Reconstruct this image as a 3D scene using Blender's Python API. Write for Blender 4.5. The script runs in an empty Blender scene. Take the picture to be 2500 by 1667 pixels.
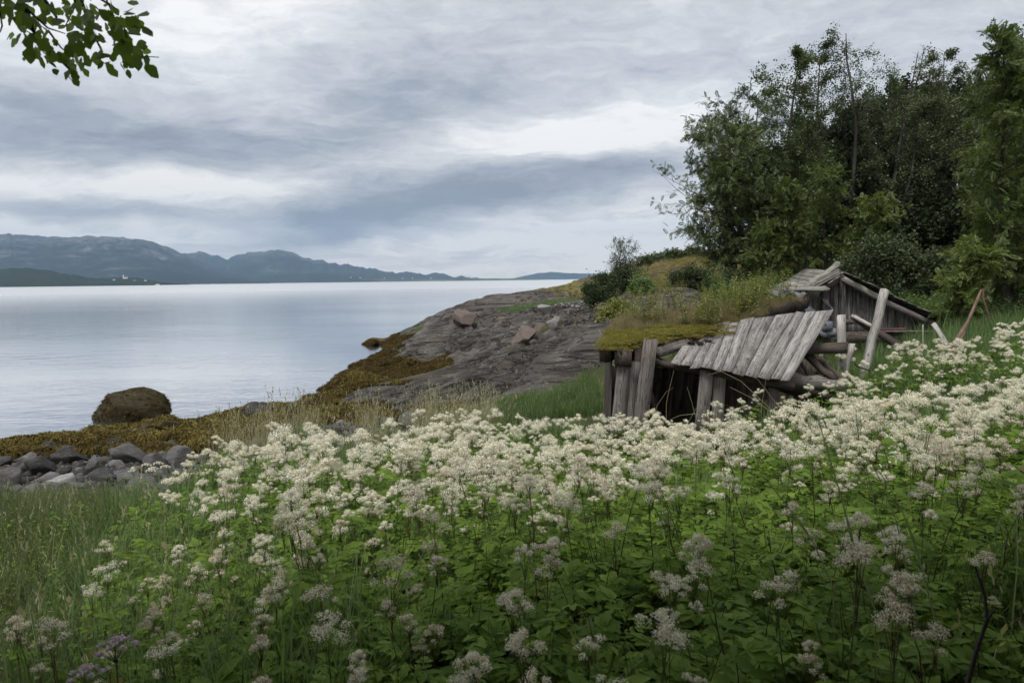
import bpy, math, random
import numpy as np
from mathutils import Vector, Matrix

S = bpy.context.scene
COL = S.collection
R = math.radians
rs = np.random.RandomState

# ------------------------------------------------------------------ camera
EYE = 4.2                                   # metres above the water
PW, PH = 2500.0, 1667.0                     # the photograph's pixels
LENS = 24.0
F = PW * LENS / 36.0
PITCH, ROLL = R(5.16), R(0.69)
fwd = np.array([0, math.cos(PITCH), -math.sin(PITCH)])
rt0 = np.array([1.0, 0, 0])
up0 = np.array([0, math.sin(PITCH), math.cos(PITCH)])
rgt = rt0 * math.cos(ROLL) - up0 * math.sin(ROLL)
upv = up0 * math.cos(ROLL) + rt0 * math.sin(ROLL)
cd = bpy.data.cameras.new('camera')
cam = bpy.data.objects.new('camera', cd)
COL.objects.link(cam)
cam.matrix_world = Matrix(((rgt[0], upv[0], -fwd[0], 0), (rgt[1], upv[1], -fwd[1], 0),
                           (rgt[2], upv[2], -fwd[2], EYE), (0, 0, 0, 1)))
cd.lens, cd.sensor_width = LENS, 36.0
cd.clip_start, cd.clip_end = 0.05, 60000
cd.dof.use_dof, cd.dof.focus_distance, cd.dof.aperture_fstop = True, 13.0, 6.3
S.camera = cam


def P(px, py, D):
    """photo pixel at forward distance D -> world point"""
    d = fwd + rgt * ((px - PW / 2) / F) + upv * ((PH / 2 - py) / F)
    t = D / d[1]
    return np.array([d[0] * t, D, EYE + d[2] * t])


def Pd(px, py, D):                            # same, in 2352-wide display pixels
    return P(px * 1.06293, py * 1.06293, D)


def project(p):
    p = np.asarray(p, float) - np.array([0, 0, EYE])
    z = p @ fwd
    z = np.where(np.abs(z) < 1e-6, 1e-6, z)
    return PW / 2 + F * (p @ rgt) / z, PH / 2 - F * (p @ upv) / z, z


# ------------------------------------------------------------------ render + light
S.render.engine = 'CYCLES'
S.cycles.use_denoising = True
S.cycles.max_bounces = 6
S.cycles.diffuse_bounces = 3
S.cycles.glossy_bounces = 2
S.cycles.transmission_bounces = 4
S.cycles.volume_bounces = 0
S.cycles.caustics_reflective = False
S.cycles.caustics_refractive = False
S.view_settings.view_transform = 'Standard'
S.view_settings.look = 'None'
S.view_settings.exposure = 0.97
S.view_settings.gamma = 1.0
S.view_settings.use_curve_mapping = False

SUN_EL, SUN_AZ = R(61), R(210)                # azimuth from +Y towards +X
sl = bpy.data.lights.new('sun', 'SUN')
sl.energy, sl.angle, sl.color = 1.5, R(18), (1.0, 0.965, 0.91)
sun = bpy.data.objects.new('sun', sl)
COL.objects.link(sun)
sd = Vector((math.sin(SUN_AZ) * math.cos(SUN_EL), math.cos(SUN_AZ) * math.cos(SUN_EL), math.sin(SUN_EL)))
sun.rotation_euler = sd.to_track_quat('Z', 'Y').to_euler()
sun.location = sd * 60


class NT:
    """small helper for node trees"""
    def __init__(self, tree):
        self.t = tree
        self.n = tree.nodes
        self.l = tree.links

    def add(self, kind, **kw):
        n = self.n.new(kind)
        for k, v in kw.items():
            setattr(n, k, v)
        return n

    def put(self, sock, v):
        if isinstance(v, bpy.types.NodeSocket):
            self.l.new(v, sock)
        else:
            if isinstance(v, (tuple, list)) and len(v) == 3 and len(sock.default_value) == 4:
                v = (*v, 1)
            sock.default_value = v

    def m(self, op, a, b=None, c=None, clamp=False):
        n = self.add('ShaderNodeMath', operation=op, use_clamp=clamp)
        for i, v in enumerate((a, b, c)):
            if v is not None:
                self.put(n.inputs[i], v)
        return n.outputs[0]

    def vm(self, op, a, b=None):
        n = self.add('ShaderNodeVectorMath', operation=op)
        self.put(n.inputs[0], a)
        if b is not None:
            self.put(n.inputs[1], b)
        return n.outputs[0]

    def noise(self, vec, scale, detail=4, rough=0.55, dist=0.0, out=0):
        n = self.add('ShaderNodeTexNoise')
        self.put(n.inputs['Vector'], vec)
        n.inputs['Scale'].default_value = scale
        n.inputs['Detail'].default_value = detail
        n.inputs['Roughness'].default_value = rough
        n.inputs['Distortion'].default_value = dist
        return n.outputs[out]

    def vor(self, vec, scale, out='Distance', feature='F1'):
        n = self.add('ShaderNodeTexVoronoi', feature=feature)
        self.put(n.inputs['Vector'], vec)
        n.inputs['Scale'].default_value = scale
        return n.outputs[out]

    def ramp(self, fac, stops, interp='LINEAR'):
        n = self.add('ShaderNodeValToRGB')
        n.color_ramp.interpolation = interp
        e = n.color_ramp.elements
        while len(e) < len(stops):
            e.new(0.5)
        for i, (p, c) in enumerate(stops):
            e[i].position = p
            e[i].color = (*c, 1) if isinstance(c, tuple) else (c, c, c, 1)
        self.put(n.inputs[0], fac)
        return n.outputs[0]

    def mix(self, fac, a, b, blend='MIX'):
        n = self.add('ShaderNodeMix', data_type='RGBA', blend_type=blend)
        self.put(n.inputs[0], fac)
        self.put(n.inputs[6], a)
        self.put(n.inputs[7], b)
        return n.outputs[2]

    def mapr(self, v, a, b, c=0.0, d=1.0, smooth=False):
        n = self.add('ShaderNodeMapRange')
        if smooth:
            n.interpolation_type = 'SMOOTHSTEP'
        self.put(n.inputs[0], v)
        for i, x in enumerate((a, b, c, d)):
            n.inputs[i + 1].default_value = x
        return n.outputs[0]

    def sep(self, v):
        n = self.add('ShaderNodeSeparateXYZ')
        self.put(n.inputs[0], v)
        return n.outputs

    def comb(self, x, y, z):
        n = self.add('ShaderNodeCombineXYZ')
        for i, v in enumerate((x, y, z)):
            self.put(n.inputs[i], v)
        return n.outputs[0]

    def bump(self, h, strength=0.5, dist=0.05):
        n = self.add('ShaderNodeBump')
        n.inputs['Strength'].default_value = strength
        n.inputs['Distance'].default_value = dist
        self.put(n.inputs['Height'], h)
        return n.outputs[0]


# ---- the overcast sky
W = bpy.data.worlds.new('World')
S.world = W
W.use_nodes = True
W.node_tree.nodes.clear()
t = NT(W.node_tree)
sky = t.add('ShaderNodeTexSky', sky_type='NISHITA', sun_disc=False)
sky.sun_elevation, sky.sun_rotation = SUN_EL, SUN_AZ
dirv = t.add('ShaderNodeTexCoord').outputs['Generated']
warp = t.noise(t.vm('MULTIPLY', dirv, (3, 3, 9)), 1.6, 5, 0.6, 0.0, 1)
dw = t.vm('ADD', dirv, t.vm('MULTIPLY', t.vm('SUBTRACT', warp, (.5, .5, .5)), (0.15, 0.15, 0.07)))
x, y, z = t.sep(dw)
zc = t.m('ADD', t.m('MAXIMUM', z, 0.0), 0.09)
plane = t.comb(t.m('DIVIDE', x, zc), t.m('DIVIDE', y, zc), 0.3)
n1 = t.noise(t.vm('MULTIPLY', plane, (0.55, 1.0, 1)), 0.7, 7, 0.58, 0.6)
n2 = t.noise(t.vm('MULTIPLY', plane, (0.8, 1.5, 1)), 2.4, 6, 0.6, 0.3)
br = t.m('ADD', t.m('MULTIPLY', t.m('SUBTRACT', n1, 0.5), 1.15), t.m('MULTIPLY', t.m('SUBTRACT', n2, 0.5), 0.62))
n3 = t.noise(t.vm('MULTIPLY', plane, (0.8, 1.7, 1)), 6.5, 5, 0.62, 0.2)
br = t.m('ADD', br, t.m('MULTIPLY', t.m('SUBTRACT', n3, 0.5), 0.42))
n4 = t.noise(t.vm('MULTIPLY', dw, (11, 11, 30)), 1.0, 8, 0.66, 0.5)
br = t.m('ADD', br, t.m('MULTIPLY', t.m('SUBTRACT', n4, 0.5), 0.72))
br = t.m('ADD', br, 0.79)
gain = t.m('ADD', t.m('MULTIPLY', n2, 2.2), 0.35)
az = t.m('ARCTAN2', x, y)
el = t.m('ARCSINE', t.m('MAXIMUM', t.m('MINIMUM', z, 1.0), -1.0))


def blob(dx, dy, wx, wy, amp, rot=0.0):
    """a cloud bank: display pixel of its middle, half sizes in degrees, brightness added, tilt"""
    v = Pd(dx, dy, 1000.0) - np.array([0, 0, EYE])
    v /= np.linalg.norm(v)
    a0, e0 = math.atan2(v[0], v[1]), math.asin(v[2])
    da, de = t.m('SUBTRACT', az, a0), t.m('SUBTRACT', el, e0)
    c, s = math.cos(R(rot)), math.sin(R(rot))
    p = t.m('DIVIDE', t.m('ADD', t.m('MULTIPLY', da, c), t.m('MULTIPLY', de, s)), R(wx))
    q = t.m('DIVIDE', t.m('SUBTRACT', t.m('MULTIPLY', de, c), t.m('MULTIPLY', da, s)), R(wy))
    g = t.m('EXPONENT', t.m('MULTIPLY', t.m('ADD', t.m('MULTIPLY', p, p), t.m('MULTIPLY', q, q)), -1.0))
    return t.m('MULTIPLY', g, amp)


for b in ((1330, 330, 12, 3.0, 0.42, 6), (1100, 440, 17, 2.0, -0.62, 9), (800, 530, 6, 1.4, -0.40, 6),
          (400, 350, 21, 3.2, -0.36, -3), (80, 300, 10, 3.5, -0.12, 0), (900, 250, 14, 3.0, -0.22, 4),
          (250, 430, 16, 1.0, 0.26, 0), (140, 490, 9, 1.2, -0.34, 0), (250, 535, 18, 0.9, 0.30, 0),
          (640, 410, 9, 1.6, 0.22, 8), (1350, 560, 18, 2.4, 0.16, 0), (420, 60, 12, 5, 0.09, 20),
          (900, 150, 12, 4, -0.12, 0), (1850, 130, 22, 7, -0.16, 0), (1100, 60, 20, 4, -0.08, 0), (1500, 260, 10, 3, 0.12, 0),
          (1480, 400, 8, 1.3, -0.22, 6), (1250, 500, 14, 1.2, 0.10, 0)):
    br = t.m('ADD', br, t.m('MULTIPLY', blob(*b), gain))
cl = t.ramp(br, [(0.0, (0.138, 0.149, 0.178)), (0.25, (0.208, 0.221, 0.250)), (0.55, (0.328, 0.336, 0.354)),
                 (0.80, (0.445, 0.448, 0.454)), (1.0, (0.55, 0.547, 0.54))])
cl = t.mix(t.mapr(el, 0.0, 0.26, 1.0, 0.0), cl, t.mix(1.0, cl, (1.07, 1.0, 0.91), 'MULTIPLY'))
cl10 = t.vm('SCALE', cl)
cl10.node.inputs['Scale'].default_value = 10.0
bg = t.add('ShaderNodeBackground')
bg.inputs['Strength'].default_value = 0.1
t.put(bg.inputs['Color'], t.mix(0.96, sky.outputs[0], cl10))
t.l.new(bg.outputs[0], t.add('ShaderNodeOutputWorld').inputs[0])

# ------------------------------------------------------------------ materials


def mat(name):
    m = bpy.data.materials.new(name)
    m.use_nodes = True
    m.node_tree.nodes.clear()
    t = NT(m.node_tree)
    out = t.add('ShaderNodeOutputMaterial')
    return m, t, out


def principled(t, out, color, rough=0.8, normal=None, spec=0.3):
    b = t.add('ShaderNodeBsdfPrincipled')
    t.put(b.inputs['Base Color'], color)
    t.put(b.inputs['Roughness'], rough)
    b.inputs['Specular IOR Level'].default_value = spec
    if normal is not None:
        t.put(b.inputs['Normal'], normal)
    t.l.new(b.outputs[0], out.inputs[0])
    return b


def leaf_mat(name, c1, c2, c3=None, transl=0.35, rough=0.5, gloss=0.25, tint=(1.25, 1.3, 0.55)):
    m, t, out = mat(name)
    isl = t.add('ShaderNodeNewGeometry').outputs['Random Per Island']
    obr = t.add('ShaderNodeObjectInfo').outputs['Random']
    f = t.m('ADD', t.m('MULTIPLY', isl, 0.65), t.m('MULTIPLY', obr, 0.35))
    stops = [(0.0, c1), (1.0, c2)] if c3 is None else [(0.0, c1), (0.55, c2), (1.0, c3)]
    c = t.ramp(f, stops)
    b = t.add('ShaderNodeBsdfPrincipled')
    t.put(b.inputs['Base Color'], c)
    b.inputs['Roughness'].default_value = rough
    b.inputs['Specular IOR Level'].default_value = gloss
    tr = t.add('ShaderNodeBsdfTranslucent')
    t.put(tr.inputs[0], t.mix(1.0, c, tint, 'MULTIPLY'))
    ms = t.add('ShaderNodeMixShader')
    ms.inputs[0].default_value = transl
    t.l.new(b.outputs[0], ms.inputs[1])
    t.l.new(tr.outputs[0], ms.inputs[2])
    t.l.new(ms.outputs[0], out.inputs[0])
    return m


M = {}
M['meadow_leaf'] = leaf_mat('meadow_leaf', (0.060, 0.110, 0.016), (0.125, 0.205, 0.028), (0.20, 0.29, 0.05), rough=0.6, gloss=0.16)
M['flower'] = leaf_mat('flower', (0.78, 0.735, 0.59), (0.86, 0.83, 0.715), (0.885, 0.865, 0.775), transl=0.3, tint=(1.0, 0.97, 0.85), rough=0.8, gloss=0.1)
M['flower_bud'] = leaf_mat('flower_bud', (0.52, 0.52, 0.30), (0.74, 0.72, 0.52), transl=0.3, tint=(1.0, 0.97, 0.85), rough=0.8, gloss=0.1)
M['flower_brown'] = leaf_mat('flower_brown', (0.36, 0.27, 0.17), (0.68, 0.58, 0.42), transl=0.2, tint=(1.0, 0.97, 0.85), rough=0.8, gloss=0.1)
M['pink_flower'] = leaf_mat('pink_flower', (0.50, 0.38, 0.48), (0.78, 0.68, 0.78), transl=0.25, tint=(1.0, 0.97, 0.85), rough=0.8, gloss=0.1)
M['blue_flower'] = leaf_mat('blue_flower', (0.28, 0.30, 0.62), (0.5, 0.52, 0.78), transl=0.25, tint=(1.0, 0.97, 0.85), rough=0.8, gloss=0.1)
M['stem'] = leaf_mat('stem', (0.05, 0.055, 0.02), (0.10, 0.13, 0.04), transl=0.0)
M['stem_red'] = leaf_mat('stem_red', (0.05, 0.03, 0.018), (0.12, 0.06, 0.035), transl=0.0)
M['grass'] = leaf_mat('grass', (0.045, 0.072, 0.024), (0.09, 0.125, 0.046), (0.19, 0.205, 0.095))
M['grass_bright'] = leaf_mat('grass_bright', (0.07, 0.13, 0.042), (0.13, 0.21, 0.078), (0.22, 0.28, 0.13))
M['grass_straw'] = leaf_mat('grass_straw', (0.22, 0.20, 0.13), (0.38, 0.35, 0.25), (0.50, 0.465, 0.36))
M['grass_brown'] = leaf_mat('grass_brown', (0.14, 0.112, 0.062), (0.25, 0.205, 0.122), (0.32, 0.28, 0.175))
M['yellow_leaf'] = leaf_mat('yellow_leaf', (0.12, 0.15, 0.045), (0.25, 0.26, 0.09), (0.38, 0.36, 0.15))
M['birch_leaf'] = leaf_mat('birch_leaf', (0.040, 0.056, 0.032), (0.082, 0.108, 0.055), (0.17, 0.205, 0.098), transl=0.25)
M['rowan_leaf'] = leaf_mat('rowan_leaf', (0.040, 0.060, 0.028), (0.082, 0.114, 0.046), (0.17, 0.215, 0.08), transl=0.25)
M['rowan_near'] = leaf_mat('rowan_near', (0.055, 0.085, 0.027), (0.11, 0.15, 0.045), (0.19, 0.235, 0.07))
M['willow_leaf'] = leaf_mat('willow_leaf', (0.045, 0.068, 0.038), (0.09, 0.122, 0.066), (0.16, 0.20, 0.10))
M['juniper'] = leaf_mat('juniper', (0.028, 0.042, 0.02), (0.055, 0.08, 0.035), (0.09, 0.12, 0.055))
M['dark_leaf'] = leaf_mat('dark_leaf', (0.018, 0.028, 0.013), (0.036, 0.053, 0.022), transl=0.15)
M['seaweed'] = leaf_mat('seaweed', (0.040, 0.033, 0.011), (0.10, 0.080, 0.020), (0.225, 0.17, 0.035), transl=0.12, rough=0.6, gloss=0.12)
M['seaweed_dark'] = leaf_mat('seaweed_dark', (0.025, 0.018, 0.006), (0.062, 0.043, 0.010), (0.12, 0.08, 0.014), transl=0.1, rough=0.6, gloss=0.12)
M['stalk'] = leaf_mat('stalk', (0.22, 0.26, 0.11), (0.36, 0.40, 0.20), transl=0.1)
M['moss'] = leaf_mat('moss', (0.14, 0.128, 0.032), (0.235, 0.215, 0.055), (0.33, 0.30, 0.095), transl=0.15, rough=0.9, gloss=0.05)


def bark(name, c1, c2, scale=6):
    m, t, out = mat(name)
    p = t.add('ShaderNodeTexCoord').outputs['Object']
    n = t.noise(t.vm('MULTIPLY', p, (1, 1, 0.35)), scale, 6, 0.65, 0.5)
    n2 = t.noise(p, scale * 5, 4, 0.6)
    c = t.ramp(t.m('ADD', t.m('MULTIPLY', n, 0.7), t.m('MULTIPLY', n2, 0.3)), [(0.3, c1), (0.7, c2)])
    principled(t, out, c, 0.9, t.bump(n2, 0.6, 0.01))
    return m


M['bark'] = bark('bark', (0.018, 0.015, 0.012), (0.085, 0.075, 0.062))
M['bark_birch'] = bark('bark_birch', (0.022, 0.02, 0.018), (0.11, 0.10, 0.09), 4)
M['dead_wood'] = bark('dead_wood', (0.07, 0.045, 0.03), (0.24, 0.17, 0.125), 7)


def wood(name, dark, mid, pale, red=0.0, lichen=0.0, streak=0.0, bumpk=1.0):
    """weathered grey board: grain runs along the object's own X"""
    m, t, out = mat(name)
    p = t.add('ShaderNodeTexCoord').outputs['Object']
    rnd = t.add('ShaderNodeObjectInfo').outputs['Random']
    off = t.comb(t.m('MULTIPLY', rnd, 37.0), t.m('MULTIPLY', rnd, 91.0), t.m('MULTIPLY', rnd, 13.0))
    q = t.vm('ADD', p, off)
    wob = t.noise(t.vm('MULTIPLY', q, (1.6, 5, 5)), 1.0, 3, 0.5, 0, 1)
    qw = t.vm('ADD', q, t.vm('MULTIPLY', t.vm('SUBTRACT', wob, (.5, .5, .5)), (0.0, 0.10, 0.10)))
    grain = t.noise(t.vm('MULTIPLY', qw, (1.1, 42, 42)), 1.0, 6, 0.7)
    fine = t.noise(t.vm('MULTIPLY', qw, (3.0, 150, 150)), 1.0, 3, 0.6)
    broad = t.noise(t.vm('MULTIPLY', q, (1.2, 7, 7)), 1.0, 5, 0.65)
    tone = t.m('ADD', t.m('MULTIPLY', grain, 0.5), t.m('ADD', t.m('MULTIPLY', fine, 0.18), t.m('MULTIPLY', broad, 0.32)))
    tone = t.m('ADD', tone, t.m('MULTIPLY', t.m('SUBTRACT', rnd, 0.5), 0.12))
    c = t.ramp(tone, [(0.30, dark), (0.47, mid), (0.66, pale)])
    # cracks along the grain, knots
    crack = t.noise(t.vm('MULTIPLY', qw, (0.8, 26, 26)), 1.0, 2, 0.5)
    ck = t.m('SUBTRACT', 1.0, t.mapr(t.m('ABSOLUTE', t.m('SUBTRACT', crack, 0.47)), 0.0, 0.024, 0, 1))
    c = t.mix(t.m('MULTIPLY', ck, 0.8), c, (0.012, 0.010, 0.009))
    knot = t.vor(t.vm('MULTIPLY', q, (2.0, 4.0, 4.0)), 1.0)
    c = t.mix(t.mapr(knot, 0.05, 0.11, 0.75, 0.0), c, (0.03, 0.022, 0.018))
    if red:
        rn = t.noise(q, 2.3, 4, 0.6)
        c = t.mix(t.mapr(rn, 0.52, 0.68, 0.0, red), c, (0.10, 0.052, 0.04))
    if lichen:
        ln = t.m('ADD', t.m('MULTIPLY', t.noise(q, 46, 3, 0.7), 0.55), t.m('MULTIPLY', t.noise(q, 3.2, 3, 0.5), 0.5))
        c = t.mix(t.mapr(ln, 0.58, 0.66, 0.0, lichen), c, (0.43, 0.42, 0.38))
    if streak:
        sn = t.noise(t.vm('MULTIPLY', q, (0.9, 16, 16)), 1.0, 5, 0.7)
        c = t.mix(t.mapr(sn, 0.53, 0.66, 0.0, streak), c, (0.44, 0.42, 0.41))
        c = t.mix(t.mapr(sn, 0.46, 0.36, 0.0, streak), c, (0.03, 0.024, 0.02))
    h = t.m('SUBTRACT', t.m('ADD', grain, t.m('MULTIPLY', fine, 0.5)), t.m('MULTIPLY', ck, 1.2))
    principled(t, out, c, 0.85, t.bump(h, 0.7 * bumpk, 0.008), 0.2)
    return m


M['board'] = wood('board', (0.066, 0.060, 0.058), (0.225, 0.210, 0.203), (0.47, 0.45, 0.435), red=0.28, lichen=0.85)
M['board_wall'] = wood('board_wall', (0.065, 0.055, 0.05), (0.155, 0.138, 0.13), (0.29, 0.265, 0.25), red=0.25)
M['board_gable'] = wood('board_gable', (0.045, 0.040, 0.038), (0.125, 0.115, 0.11), (0.24, 0.225, 0.215), streak=0.9)
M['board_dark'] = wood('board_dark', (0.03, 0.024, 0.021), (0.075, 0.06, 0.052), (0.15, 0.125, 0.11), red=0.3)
M['board_pale'] = wood('board_pale', (0.18, 0.165, 0.155), (0.36, 0.34, 0.32), (0.55, 0.53, 0.50), lichen=0.6)
M['board_mossy'] = wood('board_mossy', (0.06, 0.055, 0.045), (0.17, 0.16, 0.14), (0.34, 0.33, 0.29), lichen=0.85)
M['red_wood'] = wood('red_wood', (0.05, 0.03, 0.025), (0.12, 0.062, 0.052), (0.23, 0.14, 0.12))


def stone(name, c1, c2, c3, scale=1.0, lichen=0.25, wet=0.0):
    m, t, out = mat(name)
    tc = t.add('ShaderNodeTexCoord').outputs['Object']
    rnd = t.add('ShaderNodeObjectInfo').outputs['Random']
    q = t.vm('ADD', tc, t.comb(t.m('MULTIPLY', rnd, 57.0), t.m('MULTIPLY', rnd, 23.0), t.m('MULTIPLY', rnd, 71.0)))
    band = t.noise(t.vm('MULTIPLY', q, (1.5, 2.0, 9.0)), 1.4 * scale, 6, 0.65, 0.8)
    sp = t.noise(q, 22 * scale, 5, 0.7)
    v = t.m('ADD', t.m('MULTIPLY', band, 0.6), t.m('MULTIPLY', sp, 0.4))
    v = t.m('ADD', v, t.m('MULTIPLY', t.m('SUBTRACT', rnd, 0.5), 0.22))
    c = t.ramp(v, [(0.30, c1), (0.5, c2), (0.72, c3)])
    ln = t.noise(q, 7 * scale, 5, 0.7)
    c = t.mix(t.mapr(ln, 0.58, 0.68, 0.0, lichen), c, (0.33, 0.33, 0.30))
    principled(t, out, c, 0.8 - wet, t.bump(t.m('ADD', band, t.m('MULTIPLY', sp, 0.5)), 0.7, 0.04), 0.15)
    return m


M['stone_dark'] = stone('stone_dark', (0.022, 0.021, 0.021), (0.056, 0.054, 0.053), (0.13, 0.126, 0.12))
M['stone_grey'] = stone('stone_grey', (0.05, 0.048, 0.046), (0.11, 0.107, 0.104), (0.22, 0.215, 0.205))
M['stone_pink'] = stone('stone_pink', (0.07, 0.055, 0.048), (0.115, 0.091, 0.080), (0.19, 0.152, 0.135), lichen=0.1)
M['stone_pale'] = stone('stone_pale', (0.13, 0.127, 0.12), (0.25, 0.245, 0.235), (0.42, 0.41, 0.39), lichen=0.1)
M['stone_weed'] = stone('stone_weed', (0.013, 0.011, 0.007), (0.036, 0.029, 0.013), (0.085, 0.07, 0.033), lichen=0.2)
M['slate'] = stone('slate', (0.085, 0.095, 0.115), (0.17, 0.185, 0.21), (0.28, 0.30, 0.33), 2.0, 0.2)
M['gravel'] = stone('gravel', (0.08, 0.075, 0.07), (0.17, 0.162, 0.155), (0.31, 0.30, 0.29), lichen=0.0)

# -- the bare headland
m, t, out = mat('headland_rock')
pos = t.add('ShaderNodeNewGeometry').outputs['Position']
nrm = t.add('ShaderNodeNewGeometry').outputs['Normal']
sv = t.add('ShaderNodeAttribute', attribute_name='strata').outputs['Vector']
pw = t.vm('ADD', sv, t.vm('MULTIPLY', pos, (0, 0, 1.6)))
band = t.noise(t.vm('MULTIPLY', pw, (0.22, 2.2, 2.0)), 1.0, 8, 0.66, 0.5)
fine = t.noise(t.vm('MULTIPLY', pw, (1.2, 9, 6)), 1.0, 6, 0.72, 0.3)
blk = t.noise(pos, 0.35, 5, 0.6)
v = t.m('ADD', t.m('MULTIPLY', band, 0.5), t.m('ADD', t.m('MULTIPLY', fine, 0.3), t.m('MULTIPLY', blk, 0.2)))
c = t.ramp(v, [(0.38, (0.018, 0.016, 0.014)), (0.46, (0.058, 0.052, 0.046)), (0.56, (0.118, 0.108, 0.097)), (0.68, (0.29, 0.27, 0.245))])
pk = t.noise(pos, 0.55, 3, 0.5, 0.3)
c = t.mix(t.mapr(pk, 0.60, 0.72, 0.0, 0.4), c, (0.20, 0.15, 0.125))
lc = t.noise(pos, 5.0, 6, 0.72)
c = t.mix(t.mapr(lc, 0.60, 0.66, 0.0, 0.5), c, (0.34, 0.335, 0.31))
ms_at = t.add('ShaderNodeAttribute', attribute_name='moss').outputs['Fac']
mn = t.noise(pos, 1.1, 6, 0.7)
mfac = t.mapr(t.m('ADD', ms_at, t.m('MULTIPLY', t.m('SUBTRACT', mn, 0.5), 1.6)), 0.42, 0.62, 0, 1)
mcol = t.ramp(t.noise(pos, 2.6, 5, 0.7), [(0.3, (0.075, 0.075, 0.022)), (0.5, (0.165, 0.145, 0.035)), (0.7, (0.24, 0.215, 0.055))])
mcol = t.mix(t.mapr(t.noise(pos, 0.4, 4, 0.6), 0.5, 0.62), mcol, (0.115, 0.085, 0.055))
c = t.mix(mfac, c, mcol)
zz = t.sep(pos)[2]
wd = t.mapr(t.m('ADD', zz, t.m('MULTIPLY', t.m('SUBTRACT', mn, 0.5), 0.7)), 0.75, 0.40)
c = t.mix(t.m('MULTIPLY', wd, 0.8), c, (0.065, 0.048, 0.014))
hh = t.m('ADD', band, t.m('MULTIPLY', fine, 0.6))
cr = t.m('ABSOLUTE', t.m('SUBTRACT', t.noise(t.vm('MULTIPLY', pw, (0.45, 1.5, 1.5)), 1.0, 5, 0.6), 0.5))
crk = t.mapr(cr, 0.0, 0.02, 1, 0)
c = t.mix(t.m('MULTIPLY', crk, 0.75), c, (0.016, 0.015, 0.015))
principled(t, out, c, 0.78, t.bump(t.m('SUBTRACT', hh, t.m('MULTIPLY', crk, 0.8)), 0.8, 0.22), 0.3)
M['headland'] = m

# -- soil and grassy ground
m, t, out = mat('soil')
pos = t.add('ShaderNodeNewGeometry').outputs['Position']
n = t.noise(pos, 1.3, 6, 0.7)
n2 = t.noise(pos, 14, 5, 0.7)
c = t.ramp(t.m('ADD', t.m('MULTIPLY', n, 0.6), t.m('MULTIPLY', n2, 0.4)),
           [(0.33, (0.022, 0.028, 0.012)), (0.5, (0.05, 0.062, 0.022)), (0.68, (0.11, 0.11, 0.045))])
zz = t.sep(pos)[2]
bz = t.m('ADD', zz, t.m('MULTIPLY', t.m('SUBTRACT', n, 0.5), 0.5))
shing = t.ramp(t.vor(pos, 7.0), [(0.0, (0.13, 0.125, 0.12)), (0.6, (0.03, 0.03, 0.03))])
c = t.mix(t.mapr(bz, 0.95, 0.62), c, shing)
c = t.mix(t.mapr(bz, 0.42, 0.30), c, (0.075, 0.055, 0.016))
principled(t, out, c, 0.95, t.bump(n2, 0.8, 0.05), 0.2)
M['soil'] = m

# -- sea
m, t, out = mat('sea_water')
pos = t.add('ShaderNodeNewGeometry').outputs['Position']
dist = t.vm('LENGTH', pos)
dist = dist.node.outputs['Value']
r1 = t.noise(t.vm('MULTIPLY', pos, (0.55, 1.9, 1)), 2.4, 3, 0.5, 0.5)
r2 = t.noise(t.vm('MULTIPLY', pos, (0.8, 1.3, 1)), 0.55, 3, 0.5, 0.2)
r3 = t.noise(t.vm('MULTIPLY', pos, (0.02, 0.07, 1)), 1.0, 4, 0.55)
h = t.m('ADD', t.m('MULTIPLY', r1, 0.35), r2)
bn = t.add('ShaderNodeBump')
t.put(bn.inputs['Height'], h)
bn.inputs['Distance'].default_value = 0.06
calm = t.mapr(r3, 0.42, 0.60, 0.35, 1.0)
t.put(bn.inputs['Strength'], t.m('MULTIPLY', calm, t.mapr(dist, 15, 500, 0.60, 0.16)))
gl = t.add('ShaderNodeBsdfGlossy')
gl.inputs['Color'].default_value = (0.97, 0.965, 0.96, 1)
t.put(gl.inputs['Roughness'], t.mapr(dist, 20, 400, 0.06, 0.30))
t.put(gl.inputs['Normal'], bn.outputs[0])
df = t.add('ShaderNodeBsdfDiffuse')
df.inputs[0].default_value = (0.11, 0.14, 0.155, 1)
lw = t.add('ShaderNodeFresnel')
lw.inputs[0].default_value = 1.34
t.put(lw.inputs['Normal'], bn.outputs[0])
ms = t.add('ShaderNodeMixShader')
t.put(ms.inputs[0], t.mapr(lw.outputs[0], 0.02, 0.40, 0.30, 0.97))
t.l.new(df.outputs[0], ms.inputs[1])
t.l.new(gl.outputs[0], ms.inputs[2])
t.l.new(ms.outputs[0], out.inputs[0])
M['sea'] = m


def far_mat(name, low, high, rockc, rock_amt, scale=0.0018):
    m, t, out = mat(name)
    pos = t.add('ShaderNodeNewGeometry').outputs['Position']
    n = t.noise(t.vm('MULTIPLY', pos, (1, 1, 2.2)), scale, 8, 0.68, 0.4)
    n2 = t.noise(pos, scale * 9, 6, 0.7)
    c = t.ramp(t.m('ADD', t.m('MULTIPLY', n, 0.6), t.m('MULTIPLY', n2, 0.4)), [(0.36, low), (0.62, high)])
    z = t.sep(pos)[2]
    f = t.m('ADD', t.mapr(z, 60, 420, -0.07, 0.05), t.m('ADD', t.m('MULTIPLY', n, 0.55), t.m('MULTIPLY', n2, 0.45)))
    c = t.mix(t.mapr(f, 0.50, 0.66, 0.0, rock_amt), c, rockc)
    principled(t, out, c, 0.95, t.bump(n2, 0.8, 40.0), 0.1)
    return m


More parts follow.
